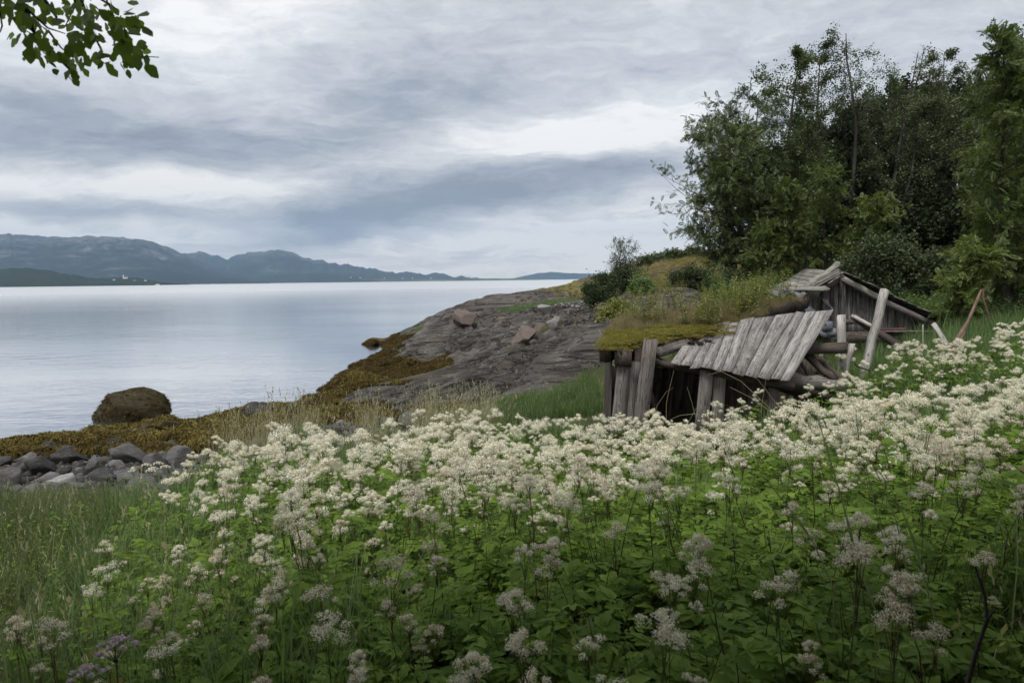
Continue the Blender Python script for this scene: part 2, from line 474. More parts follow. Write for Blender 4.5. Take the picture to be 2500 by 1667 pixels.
M['mountain'] = far_mat('mountain', (0.007, 0.015, 0.015), (0.030, 0.042, 0.034), (0.27, 0.235, 0.23), 0.7)
M['far_ridge'] = far_mat('far_ridge', (0.007, 0.015, 0.013), (0.028, 0.04, 0.028), (0.25, 0.23, 0.22), 0.5)
M['wooded'] = far_mat('wooded', (0.010, 0.02, 0.011), (0.032, 0.05, 0.022), (0.05, 0.06, 0.03), 0.3, 0.006)
M['farmland'] = far_mat('farmland', (0.02, 0.035, 0.018), (0.17, 0.20, 0.09), (0.2, 0.2, 0.1), 0.3, 0.004)


def flat(name, c, rough=0.7):
    m, t, out = mat(name)
    pos = t.add('ShaderNodeTexCoord').outputs['Object']
    n = t.noise(pos, 1.5, 4, 0.6)
    principled(t, out, t.mix(t.mapr(n, 0.3, 0.7, 0.0, 0.35), c, tuple(k * 0.6 for k in c)), rough)
    return m


M['white_paint'] = flat('white_paint', (0.8, 0.8, 0.78))
M['roof_far'] = flat('roof_far', (0.10, 0.10, 0.105))
M['red_paint'] = flat('red_paint', (0.30, 0.06, 0.045))
M['peat'] = bark('peat', (0.012, 0.009, 0.007), (0.05, 0.036, 0.026), 9)
M['rust'] = bark('rust', (0.03, 0.018, 0.012), (0.10, 0.05, 0.03), 20)

# ------------------------------------------------------------------ mesh helpers


def tag(o, label=None, cat=None, group=None, kind=None):
    for k, v in (('label', label), ('category', cat), ('group', group), ('kind', kind)):
        if v:
            o[k] = v
    return o


def empty(name, loc, label, cat, group=None):
    o = bpy.data.objects.new(name, None)
    o.location = Vector(loc)
    o.empty_display_size = 0.1
    COL.objects.link(o)
    return tag(o, label, cat, group)


def qmesh(name, V, Q, mats, mi=None, smooth=False):
    """mesh from numpy vertices and quads (a triangle repeats nothing: use tmesh)"""
    V = np.ascontiguousarray(V, np.float32)
    Q = np.ascontiguousarray(Q, np.int32)
    me = bpy.data.meshes.new(name)
    k = Q.shape[1]
    me.vertices.add(len(V))
    me.vertices.foreach_set('co', V.ravel())
    me.loops.add(Q.size)
    me.loops.foreach_set('vertex_index', Q.ravel())
    me.polygons.add(len(Q))
    me.polygons.foreach_set('loop_start', np.arange(0, Q.size, k, dtype=np.int32))
    if mi is not None:
        me.polygons.foreach_set('material_index', np.ascontiguousarray(mi, np.int32))
    if smooth:
        me.polygons.foreach_set('use_smooth', np.ones(len(Q), bool))
    for m in (mats if isinstance(mats, (list, tuple)) else [mats]):
        me.materials.append(m)
    me.update(calc_edges=True)
    return me


def obj(name, me, parent=None, loc=None):
    o = bpy.data.objects.new(name, me)
    COL.objects.link(o)
    if parent is not None:
        o.parent = parent
    if loc is not None:
        o.location = Vector(loc)
    return o


def unit(v):
    v = np.asarray(v, float)
    return v / np.maximum(np.linalg.norm(v, axis=-1, keepdims=True), 1e-9)


def frames(d, n):
    """(N,3,3) frames, columns: X along d, Z near n"""
    X = unit(d)
    Y = unit(np.cross(n, X))
    Z = np.cross(X, Y)
    return np.stack([X, Y, Z], axis=-1)


def stamp(tv, tq, pos, fr, sc):
    V = np.einsum('nij,kj->nki', fr, tv) * np.asarray(sc).reshape(-1, 1, 1) + pos[:, None, :]
    Q = tq[None] + (np.arange(len(pos)) * len(tv))[:, None, None]
    return V.reshape(-1, 3), Q.reshape(-1, 4)


def tubes(lines, caps=False):
    """lines: list of (pts (n,3), radii (n), sides)"""
    Vs, Qs, off = [], [], 0
    for pts, rad, k in lines:
        pts = np.asarray(pts, float)
        n = len(pts)
        d = unit(np.gradient(pts, axis=0))
        ref = np.array([0.13, 0.31, 0.94]) if abs(d[0][2]) < 0.9 else np.array([1.0, 0.1, 0])
        a = unit(np.cross(d, ref))
        b = np.cross(d, a)
        th = np.arange(k) * 2 * math.pi / k
        ring = (a[:, None] * np.cos(th)[None, :, None] + b[:, None] * np.sin(th)[None, :, None]) * np.asarray(rad).reshape(-1, 1, 1)
        Vs.append((pts[:, None] + ring).reshape(-1, 3))
        i = np.arange(n - 1)[:, None] * k
        j = np.arange(k)[None]
        j2 = (j + 1) % k
        q = np.stack([i + j, i + j2, i + k + j2, i + k + j], -1).reshape(-1, 4)
        Qs.append(q + off)
        if caps and k in (4, 6, 8):
            for base in (0, (n - 1) * k):
                for s in range(1, k // 2):
                    Qs.append(np.array([[base + s - 1 if s > 1 else base, base + s, base + k - 1 - s, (base + k - s) % (base + k) if s > 1 else base + k - 1]]) + off)
        off += n * k
    return np.concatenate(Vs), np.concatenate(Qs)


# ---- value noise in numpy
_perm = rs(5).rand(4096)


def _h(i, j, s):
    return _perm[((i * 374761393 + j * 668265263 + s * 974711) ^ ((i * 1274126177) >> 13)) & 4095]


def vnoise(x, y, s=0):
    x, y = np.asarray(x, float), np.asarray(y, float)
    i, j = np.floor(x).astype(np.int64), np.floor(y).astype(np.int64)
    fx, fy = x - i, y - j
    fx, fy = fx * fx * (3 - 2 * fx), fy * fy * (3 - 2 * fy)
    return (_h(i, j, s) * (1 - fx) + _h(i + 1, j, s) * fx) * (1 - fy) + (_h(i, j + 1, s) * (1 - fx) + _h(i + 1, j + 1, s) * fx) * fy


def fbm(x, y, s=0, o=5, g=0.5):
    a, v, tot = 1.0, 0.0, 0.0
    for k in range(o):
        v = v + a * vnoise(x * 2 ** k, y * 2 ** k, s + k * 17)
        tot += a
        a *= g
    return v / tot


def ridged(x, y, s=0, o=4):
    a, v, tot = 1.0, 0.0, 0.0
    for k in range(o):
        v = v + a * (1 - np.abs(2 * vnoise(x * 2 ** k, y * 2 ** k, s + k * 31) - 1))
        tot += a
        a *= 0.5
    return v / tot


def sstep(a, b, x):
    u = np.clip((x - a) / (b - a), 0, 1)
    return u * u * (3 - 2 * u)


# ------------------------------------------------------------------ terrain
cp = []
for px, py, D in ((0, 1030, 17.6), (210, 1000, 19.0), (400, 972, 20.6), (560, 955, 21.6), (690, 930, 23.0), (790, 895, 26.5),
                  (815, 858, 31), (858, 797, 43.6),
                  (0, 1095, 13.0), (300, 1095, 13.2), (450, 1035, 15.2), (700, 985, 17.2), (1000, 955, 18.4),
                  (300, 1225, 8.0), (60, 1225, 8.0), (200, 1150, 10.0),
                  (940, 735, 46), (1080, 691, 55), (1250, 656, 62), (1400, 621, 66), (1500, 604, 68), (1620, 590, 70),
                  (1385, 800, 22), (1000, 872, 28), (1150, 765, 36), (1100, 900, 22), (1200, 862, 23), (1290, 780, 31), (1290, 742, 38),
                  (1370, 728, 36), (1400, 690, 43), (1500, 690, 36), (1600, 660, 42), (1450, 742, 27), (1700, 690, 28), (1800, 655, 32),
                  (1800, 618, 46), (2200, 740, 25), (2000, 700, 29)):
    cp.append(Pd(px, py, D))
cp += [np.array(v, float) for v in (
    (0, 0, 2.50), (-3, 0, 2.35), (3, 0, 2.62), (0, 4, 2.02), (-3, 4, 1.75), (4, 4, 2.30), (8, 4, 2.7), (0, 8, 1.17), (4, 8, 1.48), (8, 8, 2.02),
    (1.9, 13, 0.55), (5.1, 13, 1.05), (8.6, 12, 1.7), (5.5, 10.5, 1.15), (2.5, 10.5, 0.72), (0, 12, 0.58), (-4, 12, 0.58), (3, 17, 1.3), (6.5, 16, 1.45), (9.5, 17, 1.7),
    (9, 21, 1.9), (13, 21, 2.6), (3.6, 19.5, 2.0), (-20, 30, -1.4), (-15, 60, -2.5), (-40, 20, -2), (-30, 10, -0.4), (-20, 7, 0.9), (0, 92, -1.5),
    (12, 105, -1), (-22, 90, -3), (-15, 45, -2), (20, 40, 6), (40, 40, 9), (30, 70, 8), (15, 8, 3.0), (25, 10, 4.5), (45, 0, 7), (0, -12, 3.6), (-12, -12, 2.6),
    (-30, -20, 1.5), (20, -25, 6), (-12, 40, -1.3), (-13, 24, -0.9), (60, 90, 9), (80, 30, 11), (30, 110, 3), (-60, 60, -4), (-60, -10, -1), (-4, 78, 0.6), (-9, 60, -1.3))]
cp = np.array(cp)


def tps(r2):
    return np.where(r2 > 1e-9, r2 * np.log(np.maximum(r2, 1e-9)), 0)


_n = len(cp)
_A = np.zeros((_n + 3, _n + 3))
_A[:_n, :_n] = tps(((cp[:, None, :2] - cp[None, :, :2]) ** 2).sum(-1)) + np.eye(_n) * 6.0
_A[:_n, _n] = _A[_n, :_n] = 1
_A[:_n, _n + 1:] = cp[:, :2]
_A[_n + 1:, :_n] = cp[:, :2].T
_wt = np.linalg.solve(_A, np.concatenate([cp[:, 2], np.zeros(3)]))


def gz(x, y, rough=True):
    x, y = np.asarray(x, float), np.asarray(y, float)
    sh = x.shape
    X, Y = x.ravel(), y.ravel()
    o = np.empty(len(X))
    for a in range(0, len(X), 40000):
        p = np.stack([X[a:a + 40000], Y[a:a + 40000]], -1)
        r2 = ((p[:, None] - cp[None, :, :2]) ** 2).sum(-1)
        o[a:a + 40000] = tps(r2) @ _wt[:_n] + _wt[_n] + p @ _wt[_n + 1:]
    o = np.clip(o, -4, 14)
    if rough:
        o = o + (fbm(X * 0.7, Y * 0.7, 3, 4) - 0.5) * 0.22
    return o.reshape(sh)


def ground(x, y):
    return float(gz(np.array([x]), np.array([y]))[0])


def rock_mask(x, y):
    """where the headland is bare rock"""
    edge = (fbm(x * 0.35, y * 0.35, 40, 4) - 0.5) * 5
    a = sstep(-0.5, 1.8, y - (17.6 + np.maximum(x - 1.6, 0) * 1.5 + np.maximum(-1.0 - x, 0) * 0.5) + edge * 0.2)
    b = sstep(0, 4, 15 - x * 0.62 + (y - 20) * 0.24 - 3 + edge)
    c = sstep(-8.5, -5.0, x + (y - 20) * 0.10 + edge * 0.1)
    return a * b * c


def grid(xs, ys):
    X, Y = np.meshgrid(xs, ys)
    nx, ny = len(xs), len(ys)
    i = (np.arange(ny - 1)[:, None] * nx + np.arange(nx - 1)[None]).ravel()
    return X, Y, np.stack([i, i + 1, i + nx + 1, i + nx], -1)


s = np.linspace(-1, 1, 300)
xs = 2 + 110 * np.sinh(3.6 * s) / math.sinh(3.6)
ys = 20 + 130 * np.sinh(3.4 * s) / math.sinh(3.4)
X, Y, Q = grid(xs, ys)
rm = rock_mask(X, Y)
Z = gz(X, Y) - 0.55 * sstep(0.3, 0.8, rm)
me = qmesh('ground', np.stack([X, Y, Z], -1).reshape(-1, 3), Q, M['soil'], smooth=True)
tag(obj('ground', me), kind='structure')


def strata(x, y):
    """coordinates along (u) and across (v) the folded layers of the rock"""
    wx = (fbm(x * 0.16, y * 0.16, 11, 4) - 0.5) * 8
    wy = (fbm(x * 0.16, y * 0.16, 12, 4) - 0.5) * 8
    return (x + wx) * 0.9 + (y + wy) * 0.35, (y + wy) * 0.9 - (x + wx) * 0.35


def rock_height(x, y):
    """relief of the bare rock: whalebacks, folded strata, ledges"""
    u, v = strata(x, y)
    big = (ridged(u * 0.10, v * 0.20, 20, 2) - 0.55) * 2.3
    led = v * 0.50 + fbm(u * 0.22, v * 0.28, 22, 4) * 1.9
    fl = np.floor(led)
    fr = led - fl
    ka = 0.35 + 1.1 * vnoise(u * 0.30 + fl * 7.3, fl * 3.1, 23)
    ledge = (np.power(fr, 0.35) - 0.70) * 0.95 * ka - 0.30 * sstep(0.90, 0.99, fr)
    led2 = v * 1.5 + fbm(u * 0.5, v * 0.6, 24, 4) * 1.8
    fr2 = led2 - np.floor(led2)
    ledge = ledge + (np.power(fr2, 0.4) - 0.7) * 0.20 * sstep(0.45, 0.65, fbm(u * 0.2, v * 0.3, 28, 3))
    st = (ridged(u * 0.35, v * 1.5, 25, 3) - 0.6) * 0.36
    fine = (ridged(u * 0.9, v * 4.5, 27, 2) - 0.6) * 0.08
    gap = fbm(u * 0.16, v * 0.55, 29, 3)
    crev = -0.75 * np.exp(-((gap - 0.5) / 0.026) ** 2) - 0.55 * np.exp(-((gap - 0.38) / 0.02) ** 2) - 0.5 * np.exp(-((gap - 0.62) / 0.02) ** 2)
    near = sstep(48, 28, y)
    return big * (0.45 + 0.55 * near) + ledge * (0.35 + 0.85 * near) + st + fine + crev * (0.5 + 0.7 * near)


bumps = [(Pd(1160, 745, 37), 1.0, 4.5, 3.5), (Pd(1000, 715, 47), 0.5, 5, 4), (Pd(1340, 700, 40), 0.6, 3.5, 2.5),
         (Pd(1090, 850, 24), 0.5, 1.8, 1.4), (Pd(1270, 820, 24), 0.45, 2.6, 1.3), (Pd(1330, 740, 34), 0.7, 2.2, 1.8)]
xs = np.arange(-11, 30, 0.11)
ys = np.concatenate([np.arange(17.5, 48, 0.10), np.arange(48, 84, 0.24)])
X, Y, Q = grid(xs, ys)
rm = rock_mask(X, Y)
base = gz(X, Y, False)
rise = np.zeros_like(X)
for c_, a_, rx_, ry_ in bumps:
    rise += a_ * np.exp(-((X - c_[0]) / rx_) ** 2 - ((Y - c_[1]) / ry_) ** 2)
amp = np.clip(0.35 + 0.9 * sstep(-0.3, 1.2, base), 0, 1) * (1 - 0.45 * sstep(6, 16, X - (Y - 30) * 0.25))
ZR = base + (rock_height(X, Y) * amp + rise * 0.6) * rm - 0.8 * (1 - sstep(0.05, 0.45, rm)) - 0.05 - 0.55 * sstep(34, 46, Y) * sstep(9, 2, X - (Y - 40) * 0.2)
keep = rm > 0.02
fk = keep.ravel()[Q].any(1)
me = qmesh('rock_headland', np.stack([X, Y, ZR], -1).reshape(-1, 3), Q[fk], M['headland'], smooth=True)
moss_v = sstep(2.2, 3.8, base + (X - 8) * 0.10) * 0.85 + 0.35 * sstep(8, 13, X - (Y - 30) * 0.18) + (fbm(X * 0.2, Y * 0.2, 61, 3) - 0.5) * 0.5
SU, SV = strata(X, Y)
at = me.attributes.new('strata', 'FLOAT_VECTOR', 'POINT')
at.data.foreach_set('vector', np.stack([SU, SV, SU * 0], -1).astype(np.float32).ravel())
at = me.attributes.new('moss', 'FLOAT', 'POINT')
at.data.foreach_set('value', np.clip(moss_v, 0, 1).astype(np.float32).ravel())
tag(obj('rock_headland', me), kind='structure')


def rz(x, y):
    """top of ground or rock at arrays x, y"""
    x, y = np.asarray(x, float), np.asarray(y, float)
    g = gz(x, y)
    m_ = rock_mask(x, y)
    b_ = gz(x, y, False)
    ri = np.zeros_like(x)
    for c_, a_, rx_, ry_ in bumps:
        ri += a_ * np.exp(-((x - c_[0]) / rx_) ** 2 - ((y - c_[1]) / ry_) ** 2)
    am = np.clip(0.35 + 0.9 * sstep(-0.3, 1.2, b_), 0, 1) * (1 - 0.45 * sstep(6, 16, x - (y - 30) * 0.25))
    r_ = b_ + (rock_height(x, y) * am + ri * 0.6) * m_ - 0.8 * (1 - sstep(0.05, 0.45, m_)) - 0.05 - 0.55 * sstep(34, 46, y) * sstep(9, 2, x - (y - 40) * 0.2)
    return np.maximum(g - 0.55 * sstep(0.3, 0.8, m_), np.where((m_ > 0.02) & (x > -11) & (y > 17.5), r_, -9))


def top(x, y):
    return float(rz(np.array([x]), np.array([y]))[0])


# ---- the sea
xs = np.array([-9300, -6000, -1500, -400, -100, 0, 100, 400, 1500, 6000, 9300.0])
X, Y, Q = grid(xs, np.array([-2500, -1500, -400, -100, 0, 50, 120, 400, 1500, 6000, 12000.0]))
tag(obj('sea_water', qmesh('sea_water', np.stack([X, Y, X * 0], -1).reshape(-1, 3), Q, M['sea'])), kind='structure')

# ---- mountains beyond the water


def ridge(name, prof, Dr, depth, m, seed, rough=0.12, nx=200, front=1.0):
    """prof: skyline in display pixels; the crest stands at distance Dr and falls to the shore in front"""
    pr = np.array(prof, float)
    px = np.linspace(pr[0, 0], pr[-1, 0], nx)
    py = np.interp(px, pr[:, 0], pr[:, 1])
    py = py + (fbm(px * 0.05, px * 0, seed + 9, 6, 0.65) - 0.5) * 13 * min(1, rough * 12)
    cr = np.array([Pd(a, b, Dr) for a, b in zip(px, py)])
    vs = np.linspace(-1, 1, 61)
    V = []
    for v in vs:
        D = Dr + v * depth * (1.0 if v < 0 else 0.6)
        x_ = cr[:, 0] * (D / Dr if v < 0 else 1)
        h = np.maximum(cr[:, 2], 0.5)
        prof_v = (1 - abs(v)) ** 0.85 if v < 0 else (1 - v)
        q = (fbm(x_ / (depth * 0.35), np.full_like(x_, D / (depth * 0.35)), seed, 7, 0.62) - 0.5)
        z_ = h * prof_v + q * rough * depth * min(1.0, abs(v) * 2.2) * np.clip(h / h.max() + 0.15, 0, 1) * (1 - abs(v)) * 1.6
        V.append(np.stack([x_, np.full_like(x_, D), np.maximum(z_, -2 if abs(v) > 0.97 else 0.2 * h * prof_v - 1)], -1))
    V = np.array(V)
    V[0, :, 2] = -2.5
    V[-1, :, 2] = -2.5
    i = (np.arange(60)[:, None] * nx + np.arange(nx - 1)[None]).ravel()
    Q = np.stack([i, i + 1, i + nx + 1, i + nx], -1)
    return tag(obj(name, qmesh(name, V.reshape(-1, 3), Q, m, smooth=True)), kind='structure')


ridge('mountain', [(-420, 560), (-250, 530), (-120, 528), (0, 537), (60, 538), (110, 543), (190, 542), (270, 545), (300, 550), (340, 553), (380, 566),
                   (410, 580), (440, 597), (480, 615), (560, 636), (620, 648)], 6600, 2500, M['mountain'], 71, 0.13)
ridge('mountain', [(350, 640), (400, 584), (430, 580), (470, 581), (520, 598), (545, 584), (580, 578), (630, 574), (665, 577), (700, 593), (760, 602), (830, 614),
                   (880, 623), (900, 627), (935, 624), (960, 630), (1000, 626), (1040, 634), (1100, 640)], 8600, 2200, M['far_ridge'], 72, 0.10)
ridge('wooded_hills', [(-300, 606), (-100, 612), (0, 617), (60, 617), (120, 622), (160, 630), (200, 638), (255, 640), (290, 636), (330, 641), (370, 651)],
      2700, 450, M['wooded'], 73, 0.05, 160)
ridge('wooded_hills', [(540, 646), (600, 633), (660, 632), (720, 626), (780, 630), (830, 636), (870, 640), (900, 645)], 6300, 650, M['wooded'], 74, 0.03, 120)
ridge('coast', [(770, 645), (820, 640), (900, 641), (1000, 641), (1100, 639.5), (1180, 639.5), (1240, 640.5)], 6000, 260, M['farmland'], 75, 0.01, 120)
ridge('island', [(1170, 641), (1200, 634), (1235, 628), (1265, 625), (1300, 626), (1360, 628), (1450, 632), (1560, 636)], 10000, 900, M['far_ridge'], 76, 0.03, 90)

# ---- haze over the sound
bm_v = [(x_, y_, z_) for z_ in (-5.5, 900) for y_ in (-2600, 12200) for x_ in (-9500, 9500)]
me = bpy.data.meshes.new('haze')
me.from_pydata(bm_v, [], [(0, 2, 3, 1), (4, 5, 7, 6), (0, 1, 5, 4), (2, 6, 7, 3), (0, 4, 6, 2), (1, 3, 7, 5)])
m, t, out = mat('haze')
pv = t.add('ShaderNodeVolumePrincipled')
pv.inputs['Color'].default_value = (0.46, 0.69, 1.0, 1)
pv.inputs['Density'].default_value = 7.2e-5
pv.inputs['Anisotropy'].default_value = 0.0
t.l.new(pv.outputs[0], out.inputs['Volume'])
me.materials.append(m)
tag(obj('haze', me), kind='stuff')

# ------------------------------------------------------------------ boards and logs


def box_strip(L, w, th, seed, n=5, ragged=0.03, cup=0.0):
    """a board along X: uneven edges and split ends, 4*n+2 quads"""
    r = rs(seed)
    xs_ = np.linspace(-L / 2, L / 2, n + 1)
    V = []
    for i, x_ in enumerate(xs_):
        wl, wr = w / 2 * (1 + r.uniform(-.06, .05)), w / 2 * (1 + r.uniform(-.06, .05))
        bow = r.uniform(-1, 1) * th * 0.25
        e = r.uniform(-1, 1, 4) * ragged if i in (0, n) else np.zeros(4)
        V += [(x_ + e[0], -wl, -th / 2 + bow), (x_ + e[1], wr, -th / 2 + bow), (x_ + e[2], wr, th / 2 + bow + cup), (x_ + e[3], -wl, th / 2 + bow + cup)]
    Q = [(0, 1, 2, 3)[::-1]]
    for i in range(n):
        a = i * 4
        for j in range(4):
            Q.append((a + j, a + (j + 1) % 4, a + 4 + (j + 1) % 4, a + 4 + j))
    Q.append((n * 4, n * 4 + 1, n * 4 + 2, n * 4 + 3))
    return np.array(V), np.array(Q)


_seed = [100]


def place(o, p0, p1, nrm, parent=None):
    p0, p1 = np.asarray(p0, float), np.asarray(p1, float)
    fr = frames((p1 - p0)[None], np.asarray(nrm, float)[None])[0]
    mid = (p0 + p1) / 2
    if parent is not None:
        mid = mid - np.array(parent.location)
    o.matrix_basis = Matrix([[*fr[i], mid[i]] for i in range(3)] + [[0, 0, 0, 1]])


def plank(name, p0, p1, w, th, nrm, m, parent=None, ragged=0.03, n=5):
    _seed[0] += 1
    L = float(np.linalg.norm(np.asarray(p1, float) - np.asarray(p0, float)))
    V, Q = box_strip(L, w, th, _seed[0], n, ragged)
    o = obj(name, qmesh(name, V, Q, m), parent)
    place(o, p0, p1, nrm, parent)
    return o


def skew_board(name, a0, a1, c1, c0, th, nrm, m, parent):
    """a board whose ends are cut on the slant: corners a0 a1 (low end), c0 c1 (high end)"""
    _seed[0] += 1
    r = rs(_seed[0])
    mid = (a0 + a1 + c0 + c1) / 4
    fr = frames(((c0 + c1) - (a0 + a1))[None], np.asarray(nrm)[None])[0]
    n = 6
    V = []
    for i in range(n + 1):
        f = i / n
        l_, r_ = a0 * (1 - f) + c0 * f, a1 * (1 - f) + c1 * f
        w = r_ - l_
        l_, r_ = l_ + w * r.uniform(0, .035), r_ - w * r.uniform(0, .035)
        if i in (0, n):
            l_, r_ = l_ + fr[:, 0] * r.uniform(-.05, .04), r_ + fr[:, 0] * r.uniform(-.05, .04)
        tw = fr[:, 2] * r.uniform(-.004, .004)
        for p in (l_ - fr[:, 2] * th / 2 + tw, r_ - fr[:, 2] * th / 2 - tw, r_ + fr[:, 2] * th / 2 - tw, l_ + fr[:, 2] * th / 2 + tw):
            V.append(fr.T @ (p - mid))
    Q = [(3, 2, 1, 0)]
    for i in range(n):
        a = i * 4
        for j in range(4):
            Q.append((a + j, a + (j + 1) % 4, a + 4 + (j + 1) % 4, a + 4 + j))
    Q.append((n * 4, n * 4 + 1, n * 4 + 2, n * 4 + 3))
    o = obj(name, qmesh(name, np.array(V), np.array(Q), m), parent)
    loc = mid - np.array(parent.location)
    o.matrix_basis = Matrix([[*fr[i], loc[i]] for i in range(3)] + [[0, 0, 0, 1]])
    return o


def log(name, p0, p1, r0, r1, m, parent=None, bend=0.03, k=8, n=6):
    _seed[0] += 1
    r = rs(_seed[0])
    p0, p1 = np.asarray(p0, float), np.asarray(p1, float)
    L = float(np.linalg.norm(p1 - p0))
    pts = np.stack([np.linspace(-L / 2, L / 2, n), r.uniform(-1, 1, n) * bend, r.uniform(-1, 1, n) * bend], -1)
    rad = np.linspace(r0, r1, n) * r.uniform(0.9, 1.1, n)
    V, Q = tubes([(pts, rad, k)])
    c0, c1 = len(V), len(V) + 1
    V = np.concatenate([V, pts[:1], pts[-1:]])
    cap = []
    for j in range(0, k, 2):
        cap.append((c0, (j + 2) % k, (j + 1) % k, j))
        e = (n - 1) * k
        cap.append((c1, e + j, e + (j + 1) % k, e + (j + 2) % k))
    Q = np.concatenate([Q, np.array(cap)])
    o = obj(name, qmesh(name, V, Q, m, smooth=True), parent)
    place(o, p0, p1, np.array([0.1, -0.7, 0.7]), parent)
    return o


# ---- the collapsed shed; (u, v) are pixels of an enlargement of the photograph


def C2(u, v, D):
    return P(1450 + u * 0.27636, 740 + v * 0.27636, D)


def C3(u, v, D):
    return P(1900 + u * 0.2126, 640 + v * 0.2126, D)


shed = empty('collapsed_shed', (2.6, 13.4, ground(2.6, 13.4)), 'collapsed grey board shed in the flowers with mossy turf roof and slipped roof boards', 'shed')
S1 = np.array([0.0, -0.8, 0.6])

# slipped roof boards
bot = [(680, 520), (765, 548), (850, 566), (935, 574), (1040, 582), (1130, 590), (1225, 610), (1330, 632), (1440, 650), (1560, 665), (1645, 678), (1720, 692)]
topb = [(872, 250), (958, 222), (1045, 200), (1130, 185), (1195, 178), (1285, 165), (1410, 142), (1590, 128), (1770, 95), (1865, 90), (1955, 83), (2115, 70)]
DB, DT = 12.75, 13.95
rr = rs(7)
pn = None
for i in range(11):
    b0, b1 = C2(*bot[i], DB), C2(*bot[i + 1], DB)
    t0, t1 = C2(*topb[i], DT), C2(*topb[i + 1], DT)
    ax = unit((t0 + t1) - (b0 + b1))
    side = b1 - b0
    nrm = np.cross(side, ax)
    nrm = unit(nrm if nrm[1] < 0 else -nrm)
    ext = ax * rr.uniform(-0.02, 0.05)
    low = ax * rr.uniform(-0.035, 0.012)
    lift = nrm * (0.006 + 0.007 * (i % 2) + rr.uniform(0, .006))
    g_ = side * 0.002
    skew_board('roof_board', b0 + low + lift + g_, b1 + low + lift - g_, t1 + ext + lift - g_, t0 + ext + lift + g_, 0.028, nrm, M['board'], shed)
    pn = nrm
# battens beneath it
for f_ in (0.12, 0.85):
    a_ = C2(680, 520, DB) * (1 - f_) + C2(872, 250, DT) * f_ - pn * 0.06
    b_ = C2(1720, 692, DB) * (1 - f_) + C2(2115, 70, DT) * f_ - pn * 0.06
    plank('batten', a_, b_, 0.09, 0.07, pn, M['board_dark'], shed)
# leaning boards of the front
for (tu, tv, bu, bv, w_, D, mm) in ((262, 560, 200, 1230, 0.27, 12.95, 'board_wall'), (345, 520, 300, 1240, 0.26, 13.0, 'board_wall'), (400, 370, 360, 1240, 0.16, 13.06, 'board_dark'),
                                    (503, 320, 385, 1240, 0.275, 12.84, 'board_wall'),
                                    (995, 590, 945, 1150, 0.25, 12.9, 'board_wall'), (1115, 600, 1085, 1150, 0.24, 13.0, 'board_wall'),
                                    (1425, 670, 1410, 1150, 0.28, 13.35, 'board_dark'), (1595, 700, 1580, 1200, 0.22, 13.05, 'board_wall'),
                                    (1230, 660, 1215, 1150, 0.15, 13.5, 'board_dark')):
    plank('wall_board', C2(bu, bv, D - 0.05), C2(tu, tv, D), w_, 0.04, (0.1, -1, 0.05), M[mm], shed, 0.03)
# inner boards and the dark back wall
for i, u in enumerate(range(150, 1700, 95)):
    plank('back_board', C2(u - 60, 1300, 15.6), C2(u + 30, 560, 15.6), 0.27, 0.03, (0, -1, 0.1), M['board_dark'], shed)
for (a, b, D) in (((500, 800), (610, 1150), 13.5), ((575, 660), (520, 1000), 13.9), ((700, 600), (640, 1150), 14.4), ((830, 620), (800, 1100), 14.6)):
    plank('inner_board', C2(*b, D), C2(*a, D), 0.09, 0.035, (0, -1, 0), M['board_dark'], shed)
# end wall on the far left, seen edge on
for i in range(5):
    D = 13.2 + i * 0.5
    a = C2(165, 470, 13.0)
    plank('end_board', (a[0] + 0.05 * i - 0.05, D, ground(a[0], D) - 0.1), (a[0] + 0.05 * i, D, a[2] + 0.15 * i), 0.46, 0.03, (-1, 0.1, 0), M['board_dark'], shed)
# log ends, rails and rafters
plank('wall_beam', C2(255, 500, 12.78), C2(330, 480, 16.0), 0.30, 0.28, (0, 0, 1), M['board_dark'], shed, 0.02)  # brown beam end, its dark colour standing in for the turf's shadow
plank('rafter', C2(540, 440, 13.1), C2(860, 345, 13.5), 0.2, 0.13, (0.1, -1, .1), M['board_wall'], shed)
plank('rafter', C2(545, 380, 13.25), C2(830, 300, 13.6), 0.10, 0.10, (0.1, -1, .1), M['board_wall'], shed)
log('eave_log', C2(550, 520, 13.1), C2(1760, 735, 13.0), 0.10, 0.085, M['board_dark'], shed)
log('ridge_log', C2(330, 400, 14.1), C2(1300, 240, 14.5), 0.10, 0.09, M['board_dark'], shed)
plank('tie_beam', C2(1500, 420, 14.2), C2(2225, 392, 13.7), 0.22, 0.18, (0, -1, 0.1), M['board_dark'], shed, 0.06)
log('wall_log', C2(1650, 660, 13.4), C2(2190, 740, 13.6), 0.15, 0.14, M['board_wall'], shed)
log('wall_log', C2(1500, 700, 13.9), C2(2150, 860, 13.9), 0.12, 0.12, M['board_dark'], shed)
log('fallen_rafter', C2(1860, 430, 14.0), C2(2130, 690, 13.7), 0.09, 0.08, M['board_dark'], shed)
log('fallen_rafter', C2(1990, 480, 14.5), C2(2200, 700, 14.2), 0.075, 0.07, M['board_dark'], shed)
log('fallen_rafter', C2(1800, 470, 13.8), C2(1900, 660, 13.7), 0.045, 0.03, M['board_dark'], shed)
for i in range(6):
    D = 14.6 + 0.12 * i
    plank('end_board', C2(1810 + i * 45, 1000, D), C2(1790 + i * 48, 480 + i * 20, D), 0.2, 0.03, (0.1, -1, 0), M['board_dark'], shed)

